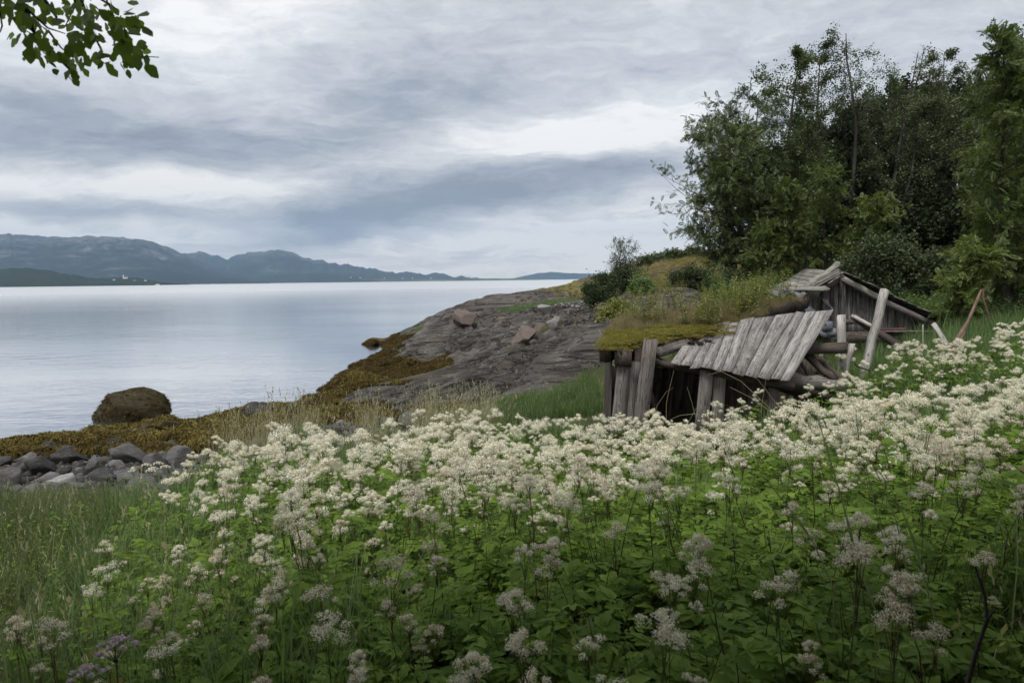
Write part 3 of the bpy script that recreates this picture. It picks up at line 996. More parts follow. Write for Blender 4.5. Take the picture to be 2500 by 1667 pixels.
# turf roof: a lumpy sheet of peat with moss upon it
gu = np.linspace(0, 1, 70)
gv = np.linspace(0, 1, 36)
lf, rf = C2(60, 395, 12.75), C2(1330, 185, 13.9)
lb, rb_ = C2(250, 120, 16.6), C2(1900, -40, 17.2)
UU, VV = np.meshgrid(gu, gv)
Ptop = (lf * (1 - UU[..., None]) + rf * UU[..., None]) * (1 - VV[..., None]) + (lb * (1 - UU[..., None]) + rb_ * UU[..., None]) * VV[..., None]
lump = (fbm(UU * 14, VV * 7, 91, 4) - 0.5)
Ptop[..., 2] += lump * 0.16 + 0.10 * np.sin(math.pi * VV) * 0.6
Ptop[..., 1] += np.where(VV == 0, (fbm(UU * 22, UU * 0, 93, 3) - 0.5) * 0.5, 0)
Ptop[..., 2] += np.where(VV == 0, -0.06 + (fbm(UU * 25, UU * 0, 94, 3) - 0.5) * 0.12, 0)
Pbot = Ptop.copy()
Pbot[..., 2] -= 0.15 + (fbm(UU * 18, VV * 12, 95, 4)) * 0.16
Pbot[..., 1] += 0.03
nu, nv = 70, 36
V = np.concatenate([Ptop.reshape(-1, 3), Pbot.reshape(-1, 3)])
i = (np.arange(nv - 1)[:, None] * nu + np.arange(nu - 1)[None]).ravel()
Qt = np.stack([i, i + 1, i + nu + 1, i + nu], -1)
o_ = nu * nv
Qb = Qt[:, ::-1] + o_
e0 = np.arange(nu - 1)
Qf = np.stack([e0 + o_, e0 + 1 + o_, e0 + 1, e0], -1)
e1 = np.arange(nv - 1) * nu
Ql = np.stack([e1, e1 + nu, e1 + nu + o_, e1 + o_], -1)
e2 = e1 + nu - 1
Qr = np.stack([e2 + o_, e2 + nu + o_, e2 + nu, e2], -1)
turf = obj('turf_roof', qmesh('turf_roof', V - np.array(shed.location), np.concatenate([Qt, Qb, Qf, Ql, Qr]), M['peat'], smooth=True), shed)
TURF = Ptop


def turf_point(u, v):
    a, b = min(int(v * 35), 35), min(int(u * 69), 69)
    return TURF[a, b]


# boards of bark hanging out under the turf
for i in range(9):
    a = turf_point(0.50 + i * 0.055, 0.0)
    plank('bark_strip', a + np.array([0, 0.25, -0.10]), a + np.array([rr.uniform(-.05, .05), -0.12 - rr.uniform(0, .1), -0.12 - rr.uniform(0, .06)]), 0.13, 0.015, (0, 0.3, 1), M['peat'], shed, 0.04)

# ---- things of wood about the shed
tag(plank('board', C2(2195, 720, 14.6), C2(2182, 118, 14.6), 0.19, 0.03, (0.1, -1, 0), M['board_pale'], None, 0.05),
    'pale split board standing upright just behind the short dark beam', 'board')
tag(plank('board', C2(2205, 720, 13.9), C2(2280, 365, 13.9), 0.12, 0.03, (0.2, -1, 0), M['board_pale'], None, 0.05),
    'short pale board leaning beside the base of the tall lichen post', 'board')
tag(plank('post', C3(955, 1420, 14.6), C3(1215, 318, 15.0), 0.135, 0.13, (0.25, -1, 0), M['board_pale'], None, 0.01, 8),
    'tall leaning grey post patched with white lichen in front of the gabled shed', 'post')
tag(plank('board', C3(2105, 1190, 16.2), C3(1775, 700, 16.8), 0.12, 0.03, (0.1, -1, 0.3), M['board_pale'], None, 0.05),
    'thin pale board slanting down through flowers at the end of the long beam', 'board')
tag(log('stake', C3(1664, 1300, 15.5), C3(1660, 715, 15.5), 0.016, 0.012, M['board_pale'], None, 0.004, 6),
    'thin upright grey stake in front of the long beam', 'stake')
tag(log('beam', C3(1790, 1230, 16.5), C3(860, 625, 17.3), 0.115, 0.09, M['board_dark'], None, 0.02),
    'dark roof beam fallen aslant from the gable down into the flowers', 'beam')
tag(plank('board', C3(1080, 740, 17.0), C3(850, 612, 17.15), 0.09, 0.03, (0, -1, 0.4), M['board_pale'], None),
    'pale narrow board lying along the top of the slanting dark beam', 'board')
tag(log('branch', C3(870, 1165, 14.4), C3(1110, 1290, 14.3), 0.02, 0.012, M['bark'], None, 0.02, 6),
    'thin dark stick lying at the foot of the lichen post', 'stick')


# ---- the gabled shed behind
barn = empty('gabled_shed', (8.2, 20, ground(8.2, 20)), 'grey gabled shed with streaked upright boards and a sagging lichen-covered roof under the trees', 'shed')
DG = 20.0


def roofline(u):                                 # lower edge of the roof in the enlargement
    return np.interp(u, [230, 420, 600, 735, 1180, 1750, 2080], [520, 400, 290, 195, 455, 735, 800])


us = np.linspace(290, 2010, 35)
for i in range(34):
    uc = (us[i] + us[i + 1]) / 2
    tv = roofline(uc) - 12
    bv = np.interp(uc, [290, 700, 2010], [860, 860, 850]) + rr.uniform(-8, 14)
    if bv - tv < 20:
        continue
    d_ = DG + 0.018 * (i % 2)
    plank('wall_board', C3(uc + rr.uniform(-3, 3), bv, d_), C3(uc, tv, d_), (us[1] - us[0]) * 0.2126 / F * DG * 1.04, 0.025, (0, -1, 0), M['board_gable'], barn, 0.02, 4)
apx = C3(735, 165, DG - 0.25)
# right-hand slope: boards laid along the ridge direction, seen at the verge
def slope_boards(a, b, count, back, mm, nrm, w_, lift):
    for i in range(count):
        f0 = (i + 0.5) / count
        p = a * (1 - f0) + b * f0 + lift + np.array([0, 0, rr.uniform(-0.015, 0.02)])
        plank('roof_board', p + np.array([0, -0.05 - rr.uniform(0, 0.25), 0]), p + back, w_, 0.03, nrm, mm, barn, 0.05, 4)


rgtE = C3(2100, 790, DG - 0.25)
lftE = C3(230, 470, DG - 0.25)
BACK = np.array([0.5, 3.6, 0.15])
slR = unit(rgtE - apx)
nR = unit(np.array([-slR[2], 0, slR[0]]))
nR = nR if nR[2] > 0 else -nR
slL = unit(lftE - apx)
nL = unit(np.array([-slL[2], 0, slL[0]]))
nL = nL if nL[2] > 0 else -nL
slope_boards(apx, rgtE, 17, BACK, M['board_mossy'], nR, np.linalg.norm(rgtE - apx) / 17 * 1.12, nR * 0.10)
slope_boards(apx, lftE, 8, BACK, M['board_mossy'], nL, np.linalg.norm(lftE - apx) / 8 * 1.12, nL * 0.10)
# verge boards, in broken lengths
for (a, b, w_, dz, mm) in (((720, 175), (1190, 425), 0.16, 0, 'board_mossy'), ((1150, 420), (1760, 700), 0.15, 0.03, 'board_wall'), ((1720, 690), (2090, 800), 0.16, 0, 'board_dark'),
                           ((745, 215), (1120, 420), 0.09, 0.05, 'board_wall'), ((1230, 475), (1800, 745), 0.08, 0.05, 'board_gable'),
                           ((735, 130), (440, 320), 0.17, 0, 'board_mossy'), ((720, 195), (500, 320), 0.09, 0.05, 'board_wall'), ((410, 345), (215, 455), 0.12, 0.03, 'board_mossy'), ((470, 370), (260, 450), 0.08, 0.08, 'board_wall')):
    plank('verge_board', C3(*a, DG - 0.32 + dz), C3(*b, DG - 0.32 + dz), w_, 0.05, (0, -1, 0.15), M[mm], barn, 0.05)
# the tilted top boards of the short side
for (a, b, w_, D) in (((300, 285), (685, 35), 0.17, 19.5), ((260, 312), (700, 66), 0.17, 19.45), ((215, 345), (700, 100), 0.15, 19.4), ((390, 252), (695, 8), 0.14, 19.6), ((330, 330), (715, 120), 0.10, 19.38)):
    plank('roof_board', C3(*a, D), C3(*b, D + 0.25), w_, 0.04, (-0.5, -0.55, 0.75), M['board_mossy'], barn, 0.08)
plank('ridge_board', C3(150, 305, 19.4), C3(550, 308, 19.3), 0.20, 0.08, (0, -0.5, 1), M['board_mossy'], barn, 0.10)
for (a, b) in (((500, 410), (640, 560)), ((530, 400), (600, 520))):
    plank('loose_lath', C3(*a, 19.8), C3(*b, 19.7), 0.05, 0.02, (0, -1, 0), M['board_gable'], barn)
# long beam across the open front, with its posts
plank('sill_beam', C3(760, 862, 18.6), C3(2085, 868, 19.2), 0.30, 0.22, (0, -1, 0.08), M['board_dark'], barn, 0.08, 8)
plank('top_rail', C3(1180, 800, 18.62), C3(1960, 800, 19.05), 0.05, 0.20, (0, -1, 0.2), M['board_wall'], barn, 0.08)
plank('red_board', C3(1120, 775, 18.8), C3(1480, 768, 18.9), 0.08, 0.03, (0, -1, 0.2), M['red_wood'], barn, 0.05)
plank('short_beam', C3(760, 690, 18.9), C3(930, 672, 19.0), 0.16, 0.12, (0, -1, 0.1), M['board_dark'], barn, 0.05)
for (u, v0, v1, D, w_) in ((1700, 900, 1330, 19.0, 0.19), (2050, 880, 1200, 19.3, 0.2), (800, 900, 1350, 18.9, 0.18)):
    plank('post', C3(u, v1, D), C3(u, v0, D), w_, 0.16, (0, -1, 0), M['board_dark'], barn)
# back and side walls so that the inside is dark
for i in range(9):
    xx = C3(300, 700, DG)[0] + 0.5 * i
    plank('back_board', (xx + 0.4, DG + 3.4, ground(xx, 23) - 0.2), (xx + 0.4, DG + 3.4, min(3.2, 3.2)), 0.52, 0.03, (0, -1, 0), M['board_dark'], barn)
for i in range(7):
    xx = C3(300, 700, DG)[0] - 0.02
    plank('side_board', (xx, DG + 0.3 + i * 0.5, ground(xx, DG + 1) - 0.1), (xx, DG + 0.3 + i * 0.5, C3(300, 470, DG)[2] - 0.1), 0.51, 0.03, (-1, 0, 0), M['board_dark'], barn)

# slates slid off the roof
_ico = None


def slate_mesh(seed):
    r = rs(seed)
    k = 8
    th = np.sort(r.uniform(0, 2 * math.pi, k))
    th = np.linspace(0, 2 * math.pi, k, endpoint=False) + r.uniform(-.25, .25, k)
    rad = r.uniform(0.75, 1.05, k)
    a = np.stack([np.cos(th) * rad * 0.24, np.sin(th) * rad * 0.15, np.full(k, 0.012)], -1)
    b = a * np.array([1.03, 1.03, -1])
    V = np.concatenate([a, b, [[0, 0, 0.014], [0, 0, -0.014]]])
    Q = [(j, (j + 1) % k, k + (j + 1) % k, k + j)[::-1] for j in range(k)]
    for j in range(0, k, 2):
        Q += [(2 * k, j, (j + 1) % k, (j + 2) % k), (2 * k + 1, k + (j + 2) % k, k + (j + 1) % k, k + j)]
    return qmesh('slate', V, np.array(Q), M['slate'])


slm = [slate_mesh(i) for i in range(5)]
heap = ((70, 385), (130, 395), (110, 430), (180, 440), (160, 475), (230, 470), (200, 510), (250, 520), (290, 545), (180, 555), (240, 560), (320, 550), (130, 350), (190, 380))
for i, (u, v) in enumerate(heap):
    o = obj('slate', slm[i % 5])
    c_ = C3(u, v, 18.9 + (i % 3) * 0.12)
    o.location = c_
    o.rotation_euler = (rr.uniform(0.15, 0.6), rr.uniform(-0.3, 0.5), rr.uniform(-0.7, 0.7))
    o.scale = (1.2, 1.5, 2.6)
    tag(o, 'blue-grey slate slab in the loose heap at the left eave of the gabled shed', 'slate', 'slates heaped at the shed eave')
for i, (u, v) in enumerate(((2060, 200), (2090, 250), (2040, 270), (2120, 290))):
    o = obj('slate', slm[i % 5])
    o.location = C2(u, v, 15.0)
    o.rotation_euler = (1.1, rr.uniform(-0.4, 0.4), rr.uniform(-0.4, 0.4))
    o.scale = (0.75, 0.8, 1.2)
    tag(o, 'pale slate slab leaning behind the upright split board', 'slate', 'slates behind the split board')
# what carries the heaps: a low dry wall of earth and stone under the slates
for i in range(12):
    pass

# ------------------------------------------------------------------ stones


def ico_sphere(sub):
    ph = (1 + 5 ** 0.5) / 2
    V = [(-1, ph, 0), (1, ph, 0), (-1, -ph, 0), (1, -ph, 0), (0, -1, ph), (0, 1, ph), (0, -1, -ph), (0, 1, -ph), (ph, 0, -1), (ph, 0, 1), (-ph, 0, -1), (-ph, 0, 1)]
    Fc = [(0, 11, 5), (0, 5, 1), (0, 1, 7), (0, 7, 10), (0, 10, 11), (1, 5, 9), (5, 11, 4), (11, 10, 2), (10, 7, 6), (7, 1, 8), (3, 9, 4), (3, 4, 2), (3, 2, 6), (3, 6, 8), (3, 8, 9), (4, 9, 5), (2, 4, 11), (6, 2, 10), (8, 6, 7), (9, 8, 1)]
    V = [unit(v) for v in V]
    for _ in range(sub):
        mid, F2 = {}, []

        def mp(a, b):
            k = (min(a, b), max(a, b))
            if k not in mid:
                V.append(unit(V[a] + V[b]))
                mid[k] = len(V) - 1
            return mid[k]
        for a, b, c in Fc:
            x_, y_, z_ = mp(a, b), mp(b, c), mp(c, a)
            F2 += [(a, x_, z_), (b, y_, x_), (c, z_, y_), (x_, y_, z_)]
        Fc = F2
    return np.array(V), np.array(Fc)


ICO = {k: ico_sphere(k) for k in (1, 2, 3, 4)}


def rock_shape(seed, sub=3, cuts=13, rough=0.10):
    r = rs(seed)
    V, Fc = ICO[sub]
    V = V.copy()
    for _ in range(cuts):                          # flat faces
        n_ = unit(r.normal(size=3))
        d_ = r.uniform(0.42, 0.8)
        h = V @ n_
        V = V - np.outer(np.maximum(h - d_, 0) * 0.97, n_)
    nz = fbm(V[:, 0] * 2.2 + seed * 3.1 + V[:, 2], V[:, 1] * 2.2 + V[:, 2] * 1.7, seed, 4) - 0.5
    V = V * (1 + nz * rough * 3)[:, None]
    return V, Fc


def rock_mesh(seed, m, sub=3, **k):
    V, Fc = rock_shape(seed, sub, **k)
    me = bpy.data.meshes.new('stone')
    me.from_pydata(V.tolist(), [], Fc.tolist())
    me.polygons.foreach_set('use_smooth', np.ones(len(Fc), bool))
    me.materials.append(m)
    me.update()
    return me


STN = {k: [rock_mesh(900 + j * 7 + i * 101, M[k], 2, rough=0.08) for j in range(6)] for i, k in enumerate(('stone_dark', 'stone_grey', 'stone_pink', 'stone_pale', 'stone_weed'))}

BIG = {k: [rock_mesh(1500 + j * 7 + i * 101, M[k], 3, rough=0.10) for j in range(4)] for i, k in enumerate(('stone_dark', 'stone_grey', 'stone_pink', 'stone_pale', 'stone_weed'))}


def meets(px, py, D, a=0.75, b=1.35):
    ds = np.linspace(D * a, D * b, 160)
    q = np.array([Pd(px, py, d) for d in ds])
    g = rz(q[:, 0], q[:, 1])
    below = np.where(q[:, 2] <= g)[0]
    return float(ds[below[0]]) if len(below) else D


def stone_at(px, py, D, wpx, hpx, mk, label, group=None, depth=1.0, name='stone', cat='stone', rotz=None, big=True, sink=0.35, onground=True):
    """a stone whose middle shows at a display pixel, its size in display pixels"""
    D = meets(px, py + hpx * 0.3, D)
    c_ = Pd(px, py, D)
    wx, wz = wpx * 1.06293 / F * D / 2, hpx * 1.06293 / F * D / 2
    o = obj(name, rr.choice(BIG[mk] if big else STN[mk]))
    o.scale = (wx * 1.05, wx * depth * 1.05, wz * 1.55)
    o.rotation_euler = (rr.uniform(-.15, .15), rr.uniform(-.15, .15), rotz if rotz is not None else rr.uniform(-0.5, 0.5))
    o.location = (c_[0], D, c_[2] - wz * sink)
    return tag(o, label, cat, group)


# the weed-covered boulder in the water
boulder = empty('boulder', (*Pd(278, 965, 21.2)[:2], 0), 'big rounded boulder covered in brown seaweed standing in the shallow water', 'boulder')
V, Fc = rock_shape(31, 4, 5, 0.085)
V = V * np.array([1.55, 1.0, 1.02])
V[:, 2] *= np.clip(0.84 + 0.19 * V[:, 0], 0.5, 1.05)
V[:, 2] += 0.03
me = bpy.data.meshes.new('rock')
me.from_pydata(V.tolist(), [], Fc.tolist())
me.polygons.foreach_set('use_smooth', np.ones(len(Fc), bool))
me.materials.append(M['stone_weed'])
obj('rock', me, boulder)
BV = V + np.array(boulder.location)

# the stones that can be told apart along the shore (display pixels)
shore = [
    (600, 946, 21.0, 88, 46, 'stone_dark', 'black wet boulder draped with seaweed at the water edge'),
    (575, 955, 21.3, 55, 34, 'stone_weed', 'brown weed-covered stone leaning on the black wet boulder'),
    (345, 985, 19.6, 62, 44, 'stone_weed', 'brown weed-covered stone just below the boulder in the water'),
    (395, 975, 20.1, 55, 34, 'stone_weed', 'low weed-covered stone beside the foot of the big boulder'),
    (690, 942, 22.0, 62, 40, 'stone_weed', 'rounded weed-covered stone on the weed bank past the black boulder'),
    (140, 1105, 12.4, 84, 46, 'stone_pale', 'pale whitish boulder at the grass edge of the stony shore'),
    (95, 1072, 13.3, 84, 50, 'stone_dark', 'slanting dark blue-grey boulder above the pale whitish boulder'),
    (160, 1050, 14.0, 96, 40, 'stone_dark', 'long dark slab lying among the middle of the shore stones'),
    (215, 1066, 13.2, 48, 56, 'stone_grey', 'upright pointed grey stone with lichen beside the long dark slab'),
    (300, 1045, 13.9, 104, 52, 'stone_dark', 'broad smooth dark boulder with a rounded top'),
    (290, 1085, 12.6, 74, 32, 'stone_grey', 'flat-topped lichen-grey boulder in front of the broad smooth one'),
    (355, 1060, 13.2, 60, 38, 'stone_grey', 'grey boulder with flowers standing before it'),
    (415, 1050, 13.7, 88, 46, 'stone_grey', 'wide grey boulder half hidden by the first white flowers'),
    (20, 1098, 12.6, 72, 66, 'stone_dark', 'dark tall boulder at the left end of the stony shore'),
    (12, 1136, 11.4, 52, 36, 'stone_dark', 'dark brown flat stone lowest at the picture edge'),
    (12, 1060, 13.7, 48, 24, 'stone_dark', 'small black stone above the dark tall boulder'),
    (65, 1052, 14.4, 44, 26, 'stone_grey', 'round grey stone lying against the orange seaweed'),
    (270, 1022, 15.2, 66, 28, 'stone_dark', 'dark slab rising out of the orange seaweed'),
    (345, 1008, 15.9, 62, 32, 'stone_dark', 'dark wedge-shaped stone in the seaweed above the broad boulder'),
    (260, 1000, 16.8, 44, 20, 'stone_dark', 'small slanted stone in the seaweed'),
    (400, 1024, 14.8, 50, 24, 'stone_dark', 'flat dark stone beside the dry grass'),
    (120, 1026, 15.4, 70, 22, 'stone_dark', 'low dark slab at the foot of the yellow seaweed'),
    (225, 1032, 14.9, 44, 20, 'stone_dark', 'short dark stone behind the pointed grey one'),
    (955, 965, 17.4, 90, 42, 'stone_grey', 'big grey boulder ringed by white umbels below the headland'),
    (885, 975, 17.6, 62, 36, 'stone_dark', 'dark grey boulder beside the one ringed by umbels'),
    (850, 962, 18.6, 48, 24, 'stone_dark', 'small dark stone poking from the seaweed left of two boulders'),
    (700, 1000, 16.6, 56, 26, 'stone_dark', 'dark boulder behind the tall dry grass'),
    (770, 985, 17.4, 60, 24, 'stone_dark', 'flat dark stone among the pale grass heads'),
    (930, 945, 19.3, 40, 16, 'stone_dark', 'dark stone at the upper rim of the weed'),
    (1000, 935, 20.0, 60, 26, 'stone_dark', 'black angular rock at the corner of the orange weed'),
]
for a in shore:
    stone_at(*a, group='stones along the shore', depth=rr.uniform(0.8, 1.1))

# rubble lying in the hollow of the headland
for a in ((1205, 764, 34, 64, 42, 'stone_pink', 'round pinkish boulder at the rubble in the hollow'),
          (1240, 752, 34.8, 48, 30, 'stone_pink', 'pale pink stone beside the round pinkish boulder'),
          (1275, 738, 36, 44, 36, 'stone_pale', 'white block at the top of the rubble'),
          (1265, 770, 34, 46, 40, 'stone_grey', 'grey rounded stone in the middle of the rubble'),
          (1300, 774, 33.4, 58, 42, 'stone_dark', 'dark grey boulder at the right foot of the rubble'),
          (1225, 785, 33, 40, 20, 'stone_grey', 'low grey stone below the pinkish boulder'),
          (1160, 760, 35, 60, 26, 'stone_grey', 'flat grey stone left of the pinkish boulder'),
          (1070, 725, 43, 58, 40, 'stone_pink', 'pink boulder wedged in the fold of the rock slope'),
          (1250, 705, 39, 34, 26, 'stone_pale', 'small white stone above the green grass patch')):
    stone_at(*a, group='boulders in the rubble', depth=0.9)
# smaller stones strewn over the shore between them
n = 0
rr2 = rs(77)
while n < 170:
    px = rr2.uniform(-10, 1010)
    D = rr2.uniform(11, 20.5)
    x_ = (px * 1.06293 - PW / 2) / F * D
    z_ = ground(x_, D)
    if not (0.16 < z_ < 0.95) or (px > 430 and z_ > 0.60) or x_ > -3.0:
        continue
    ppx, ppy, _ = project([x_, D, z_])
    s_ = rr2.uniform(0.09, 0.26) * (0.8 if z_ < 0.45 else 1.0)
    mk = rr2.choice(['stone_dark', 'stone_dark', 'stone_grey', 'stone_grey', 'stone_weed' if z_ < 0.5 else 'stone_grey'])
    o = obj('stone', STN[mk][rr2.randint(6)])
    o.location = (x_, D, z_ + s_ * 0.12)
    o.scale = (s_ * 1.35, s_ * rr2.uniform(0.9, 1.3), s_ * rr2.uniform(0.55, 0.85))
    o.rotation_euler = (rr2.uniform(-.2, .2), rr2.uniform(-.2, .2), rr2.uniform(0, 6.3))
    w_ = {'stone_dark': 'dark', 'stone_grey': 'grey', 'stone_weed': 'weed-stained'}[mk]
    tag(o, f'small {w_} stone lying between the bigger stones of the shore', 'stone', 'small stones strewn along the shore')
    n += 1


# ------------------------------------------------------------------ scattering of what nobody could count
def scatter(name, pts, yaw, scl, sources, label=None, tilt=None, pick=None):
    """one object of kind stuff: copies of the source meshes on points"""
    pts = np.asarray(pts, np.float32)
    n_ = len(pts)
    me = bpy.data.meshes.new(name)
    me.vertices.add(n_)
    me.vertices.foreach_set('co', pts.ravel())
    rot = np.zeros((n_, 3), np.float32)
    if tilt is not None:
        rot[:, :2] = tilt
    rot[:, 2] = yaw
    a = me.attributes.new('rot', 'FLOAT_VECTOR', 'POINT')
    a.data.foreach_set('vector', rot.ravel())
    sc = np.asarray(scl, np.float32)
    if sc.ndim == 1:
        sc = np.repeat(sc[:, None], 3, 1)
    a = me.attributes.new('scl', 'FLOAT_VECTOR', 'POINT')
    a.data.foreach_set('vector', np.ascontiguousarray(sc, np.float32).ravel())
    a = me.attributes.new('pick', 'INT', 'POINT')
    if pick is None:
        pick = rs(n_).randint(0, len(sources), n_)
    a.data.foreach_set('value', np.asarray(pick, np.int32))
    o = obj(name, me)
    g = bpy.data.node_groups.new(name, 'GeometryNodeTree')
    g.interface.new_socket('Geometry', in_out='INPUT', socket_type='NodeSocketGeometry')
    g.interface.new_socket('Geometry', in_out='OUTPUT', socket_type='NodeSocketGeometry')
    t = NT(g)
    gi, go = t.add('NodeGroupInput'), t.add('NodeGroupOutput')
    jn = t.add('GeometryNodeJoinGeometry')
    for s_ in reversed(sources):
        oi = t.add('GeometryNodeObjectInfo')
        oi.inputs['Object'].default_value = s_
        oi.inputs['As Instance'].default_value = True
        t.l.new(oi.outputs['Geometry'], jn.inputs[0])

    def attr(nm, dt):
        q = t.add('GeometryNodeInputNamedAttribute', data_type=dt)
        q.inputs['Name'].default_value = nm
        return q.outputs[0]
    ip = t.add('GeometryNodeInstanceOnPoints')
    t.l.new(gi.outputs[0], ip.inputs['Points'])
    t.l.new(jn.outputs[0], ip.inputs['Instance'])
    ip.inputs['Pick Instance'].default_value = True
    t.l.new(attr('pick', 'INT'), ip.inputs['Instance Index'])
    t.l.new(attr('rot', 'FLOAT_VECTOR'), ip.inputs['Rotation'])
    t.l.new(attr('scl', 'FLOAT_VECTOR'), ip.inputs['Scale'])
    t.l.new(ip.outputs[0], go.inputs[0])
    md = o.modifiers.new('scatter', 'NODES')
    md.node_group = g
    return tag(o, label, None, None, 'stuff')


def source(name, me):
    return bpy.data.objects.new(name, me)          # a mesh to copy from, not in the scene itself


def blade_tuft(seed, m, k=26, h=0.55, w=0.006, spread=0.10, lean=0.5, heads=None, hm=None):
    """a tuft of arching grass blades; some carry seed heads"""
    r = rs(seed)
    n_ = 4
    V, Q, MI = [], [], []
    for i in range(k):
        a = r.uniform(0, 2 * math.pi)
        b0 = np.array([r.normal() * spread, r.normal() * spread, 0])
        d = np.array([math.cos(a), math.sin(a), 0])
        hh = h * r.uniform(0.55, 1.15)
        ln = lean * r.uniform(0.1, 1.0) * hh
        side = np.array([-d[1], d[0], 0]) * w * r.uniform(0.7, 1.3)
        base = len(V)
        for j in range(n_):
            f_ = j / (n_ - 1)
            p = b0 + d * ln * f_ ** 2 + np.array([0, 0, hh * (f_ - 0.22 * (ln / hh) * f_ ** 3)])
            ww = side * (1 - 0.85 * f_)
            V += [p - ww, p + ww]
        for j in range(n_ - 1):
            Q.append((base + 2 * j, base + 2 * j + 1, base + 2 * j + 3, base + 2 * j + 2))
            MI.append(0)
        if heads and i % heads == 0:
            tip = V[-1]
            for q in range(5):
                c_ = tip + np.array([r.normal() * .006, r.normal() * .006, -q * 0.022 + 0.03])
                e1, e2 = r.normal(size=3) * 0.006, np.array([r.normal() * .004, r.normal() * .004, 0.017])
                bb = len(V)
                V += [c_ - e1, c_ - e2, c_ + e1, c_ + e2]
                Q.append((bb, bb + 1, bb + 2, bb + 3))
                MI.append(1)
    return qmesh('grass_tuft', np.array(V), np.array(Q), [m, hm or m], MI)


G_GREEN = [source('grass_tuft', blade_tuft(i, M['grass'], 30, 0.55, 0.0055, 0.10, 0.6)) for i in range(4)]
G_BRIGHT = [source('grass_tuft', blade_tuft(10 + i, M['grass_bright'], 34, 0.62, 0.006, 0.09, 0.5)) for i in range(4)]
G_SEED = [source('grass_tuft', blade_tuft(20 + i, M['grass_straw'], 18, 0.85, 0.004, 0.12, 0.5, 1, M['grass_straw'])) for i in range(3)]
G_MIX = [source('grass_tuft', blade_tuft(30 + i, M['grass'], 34, 0.55, 0.0032, 0.12, 0.8, 17, M['grass_straw'])) for i in range(4)]
G_BROWN = [source('grass_tuft', blade_tuft(40 + i, M['grass_brown'], 30, 0.34, 0.004, 0.10, 0.7)) for i in range(3)]


# ---- meadowsweet
LEAFLET = np.array([0.0, 0.13, 0.30, 0.50, 0.70, 0.87, 1.0])
LWID = np.array([0.02, 0.18, 0.24, 0.26, 0.20, 0.11, 0.0])


def leaflet(base, d, up, L, w, r, fold=0.25):
    """one toothed leaflet: two strips folded at the midrib"""
    d, up = unit(d), unit(up)
    s_ = unit(np.cross(d, up))
    up = np.cross(s_, d)
    V, Q = [], []
    for i, (f_, q) in enumerate(zip(LEAFLET, LWID)):
        c_ = base + d * L * f_ - up * L * 0.22 * f_ * f_
        ww = L * q * w * (1.0 if i % 2 else 0.72)
        V += [c_ - s_ * ww + up * ww * fold, c_, c_ + s_ * ww + up * ww * fold]
    for i in range(len(LEAFLET) - 1):
        a = i * 3
        Q += [(a, a + 1, a + 4, a + 3), (a + 1, a + 2, a + 5, a + 4)]
    return V, Q


def sweet_leaf(seed, L=0.22):
    """a pinnate leaf along +X, lying face up; three broad lobes at the end"""
    r = rs(seed)
    V, Q = [], []

    def addl(*a):
        v, q = leaflet(*a, r)
        b = len(V)
        V.extend(v)
        Q.extend([tuple(x + b for x in k) for k in q])
    X, Zv = np.array([1., 0, 0]), np.array([0, 0, 1.])

    def rach(f_):
        return np.array([L * f_, 0, -0.12 * L * f_ * f_])
    addl(rach(0.62), X + np.array([0, r.uniform(-.1, .1), -0.25]), Zv, L * 0.52, 1.15)
    for s_ in (-1, 1):
        addl(rach(0.62), np.array([0.62, s_ * 0.8, -0.2 + r.uniform(-.1, .1)]), Zv, L * 0.42, 1.05)
        for f_, k in ((0.38, 0.34), (0.16, 0.26)):
            addl(rach(f_ + r.uniform(-.02, .02)), np.array([0.45, s_, -0.1 + r.uniform(-.15, .2)]), Zv, L * k * r.uniform(0.9, 1.1), 1.0)
    b = len(V)
    w = 0.004
    for f_ in (0, 0.35, 0.65):
        p = rach(f_)
        V += [p + np.array([0, -w, 0]), p + np.array([0, w, 0])]
    Q += [(b, b + 1, b + 3, b + 2), (b + 2, b + 3, b + 5, b + 4)]
    return np.array(V), np.array(Q)


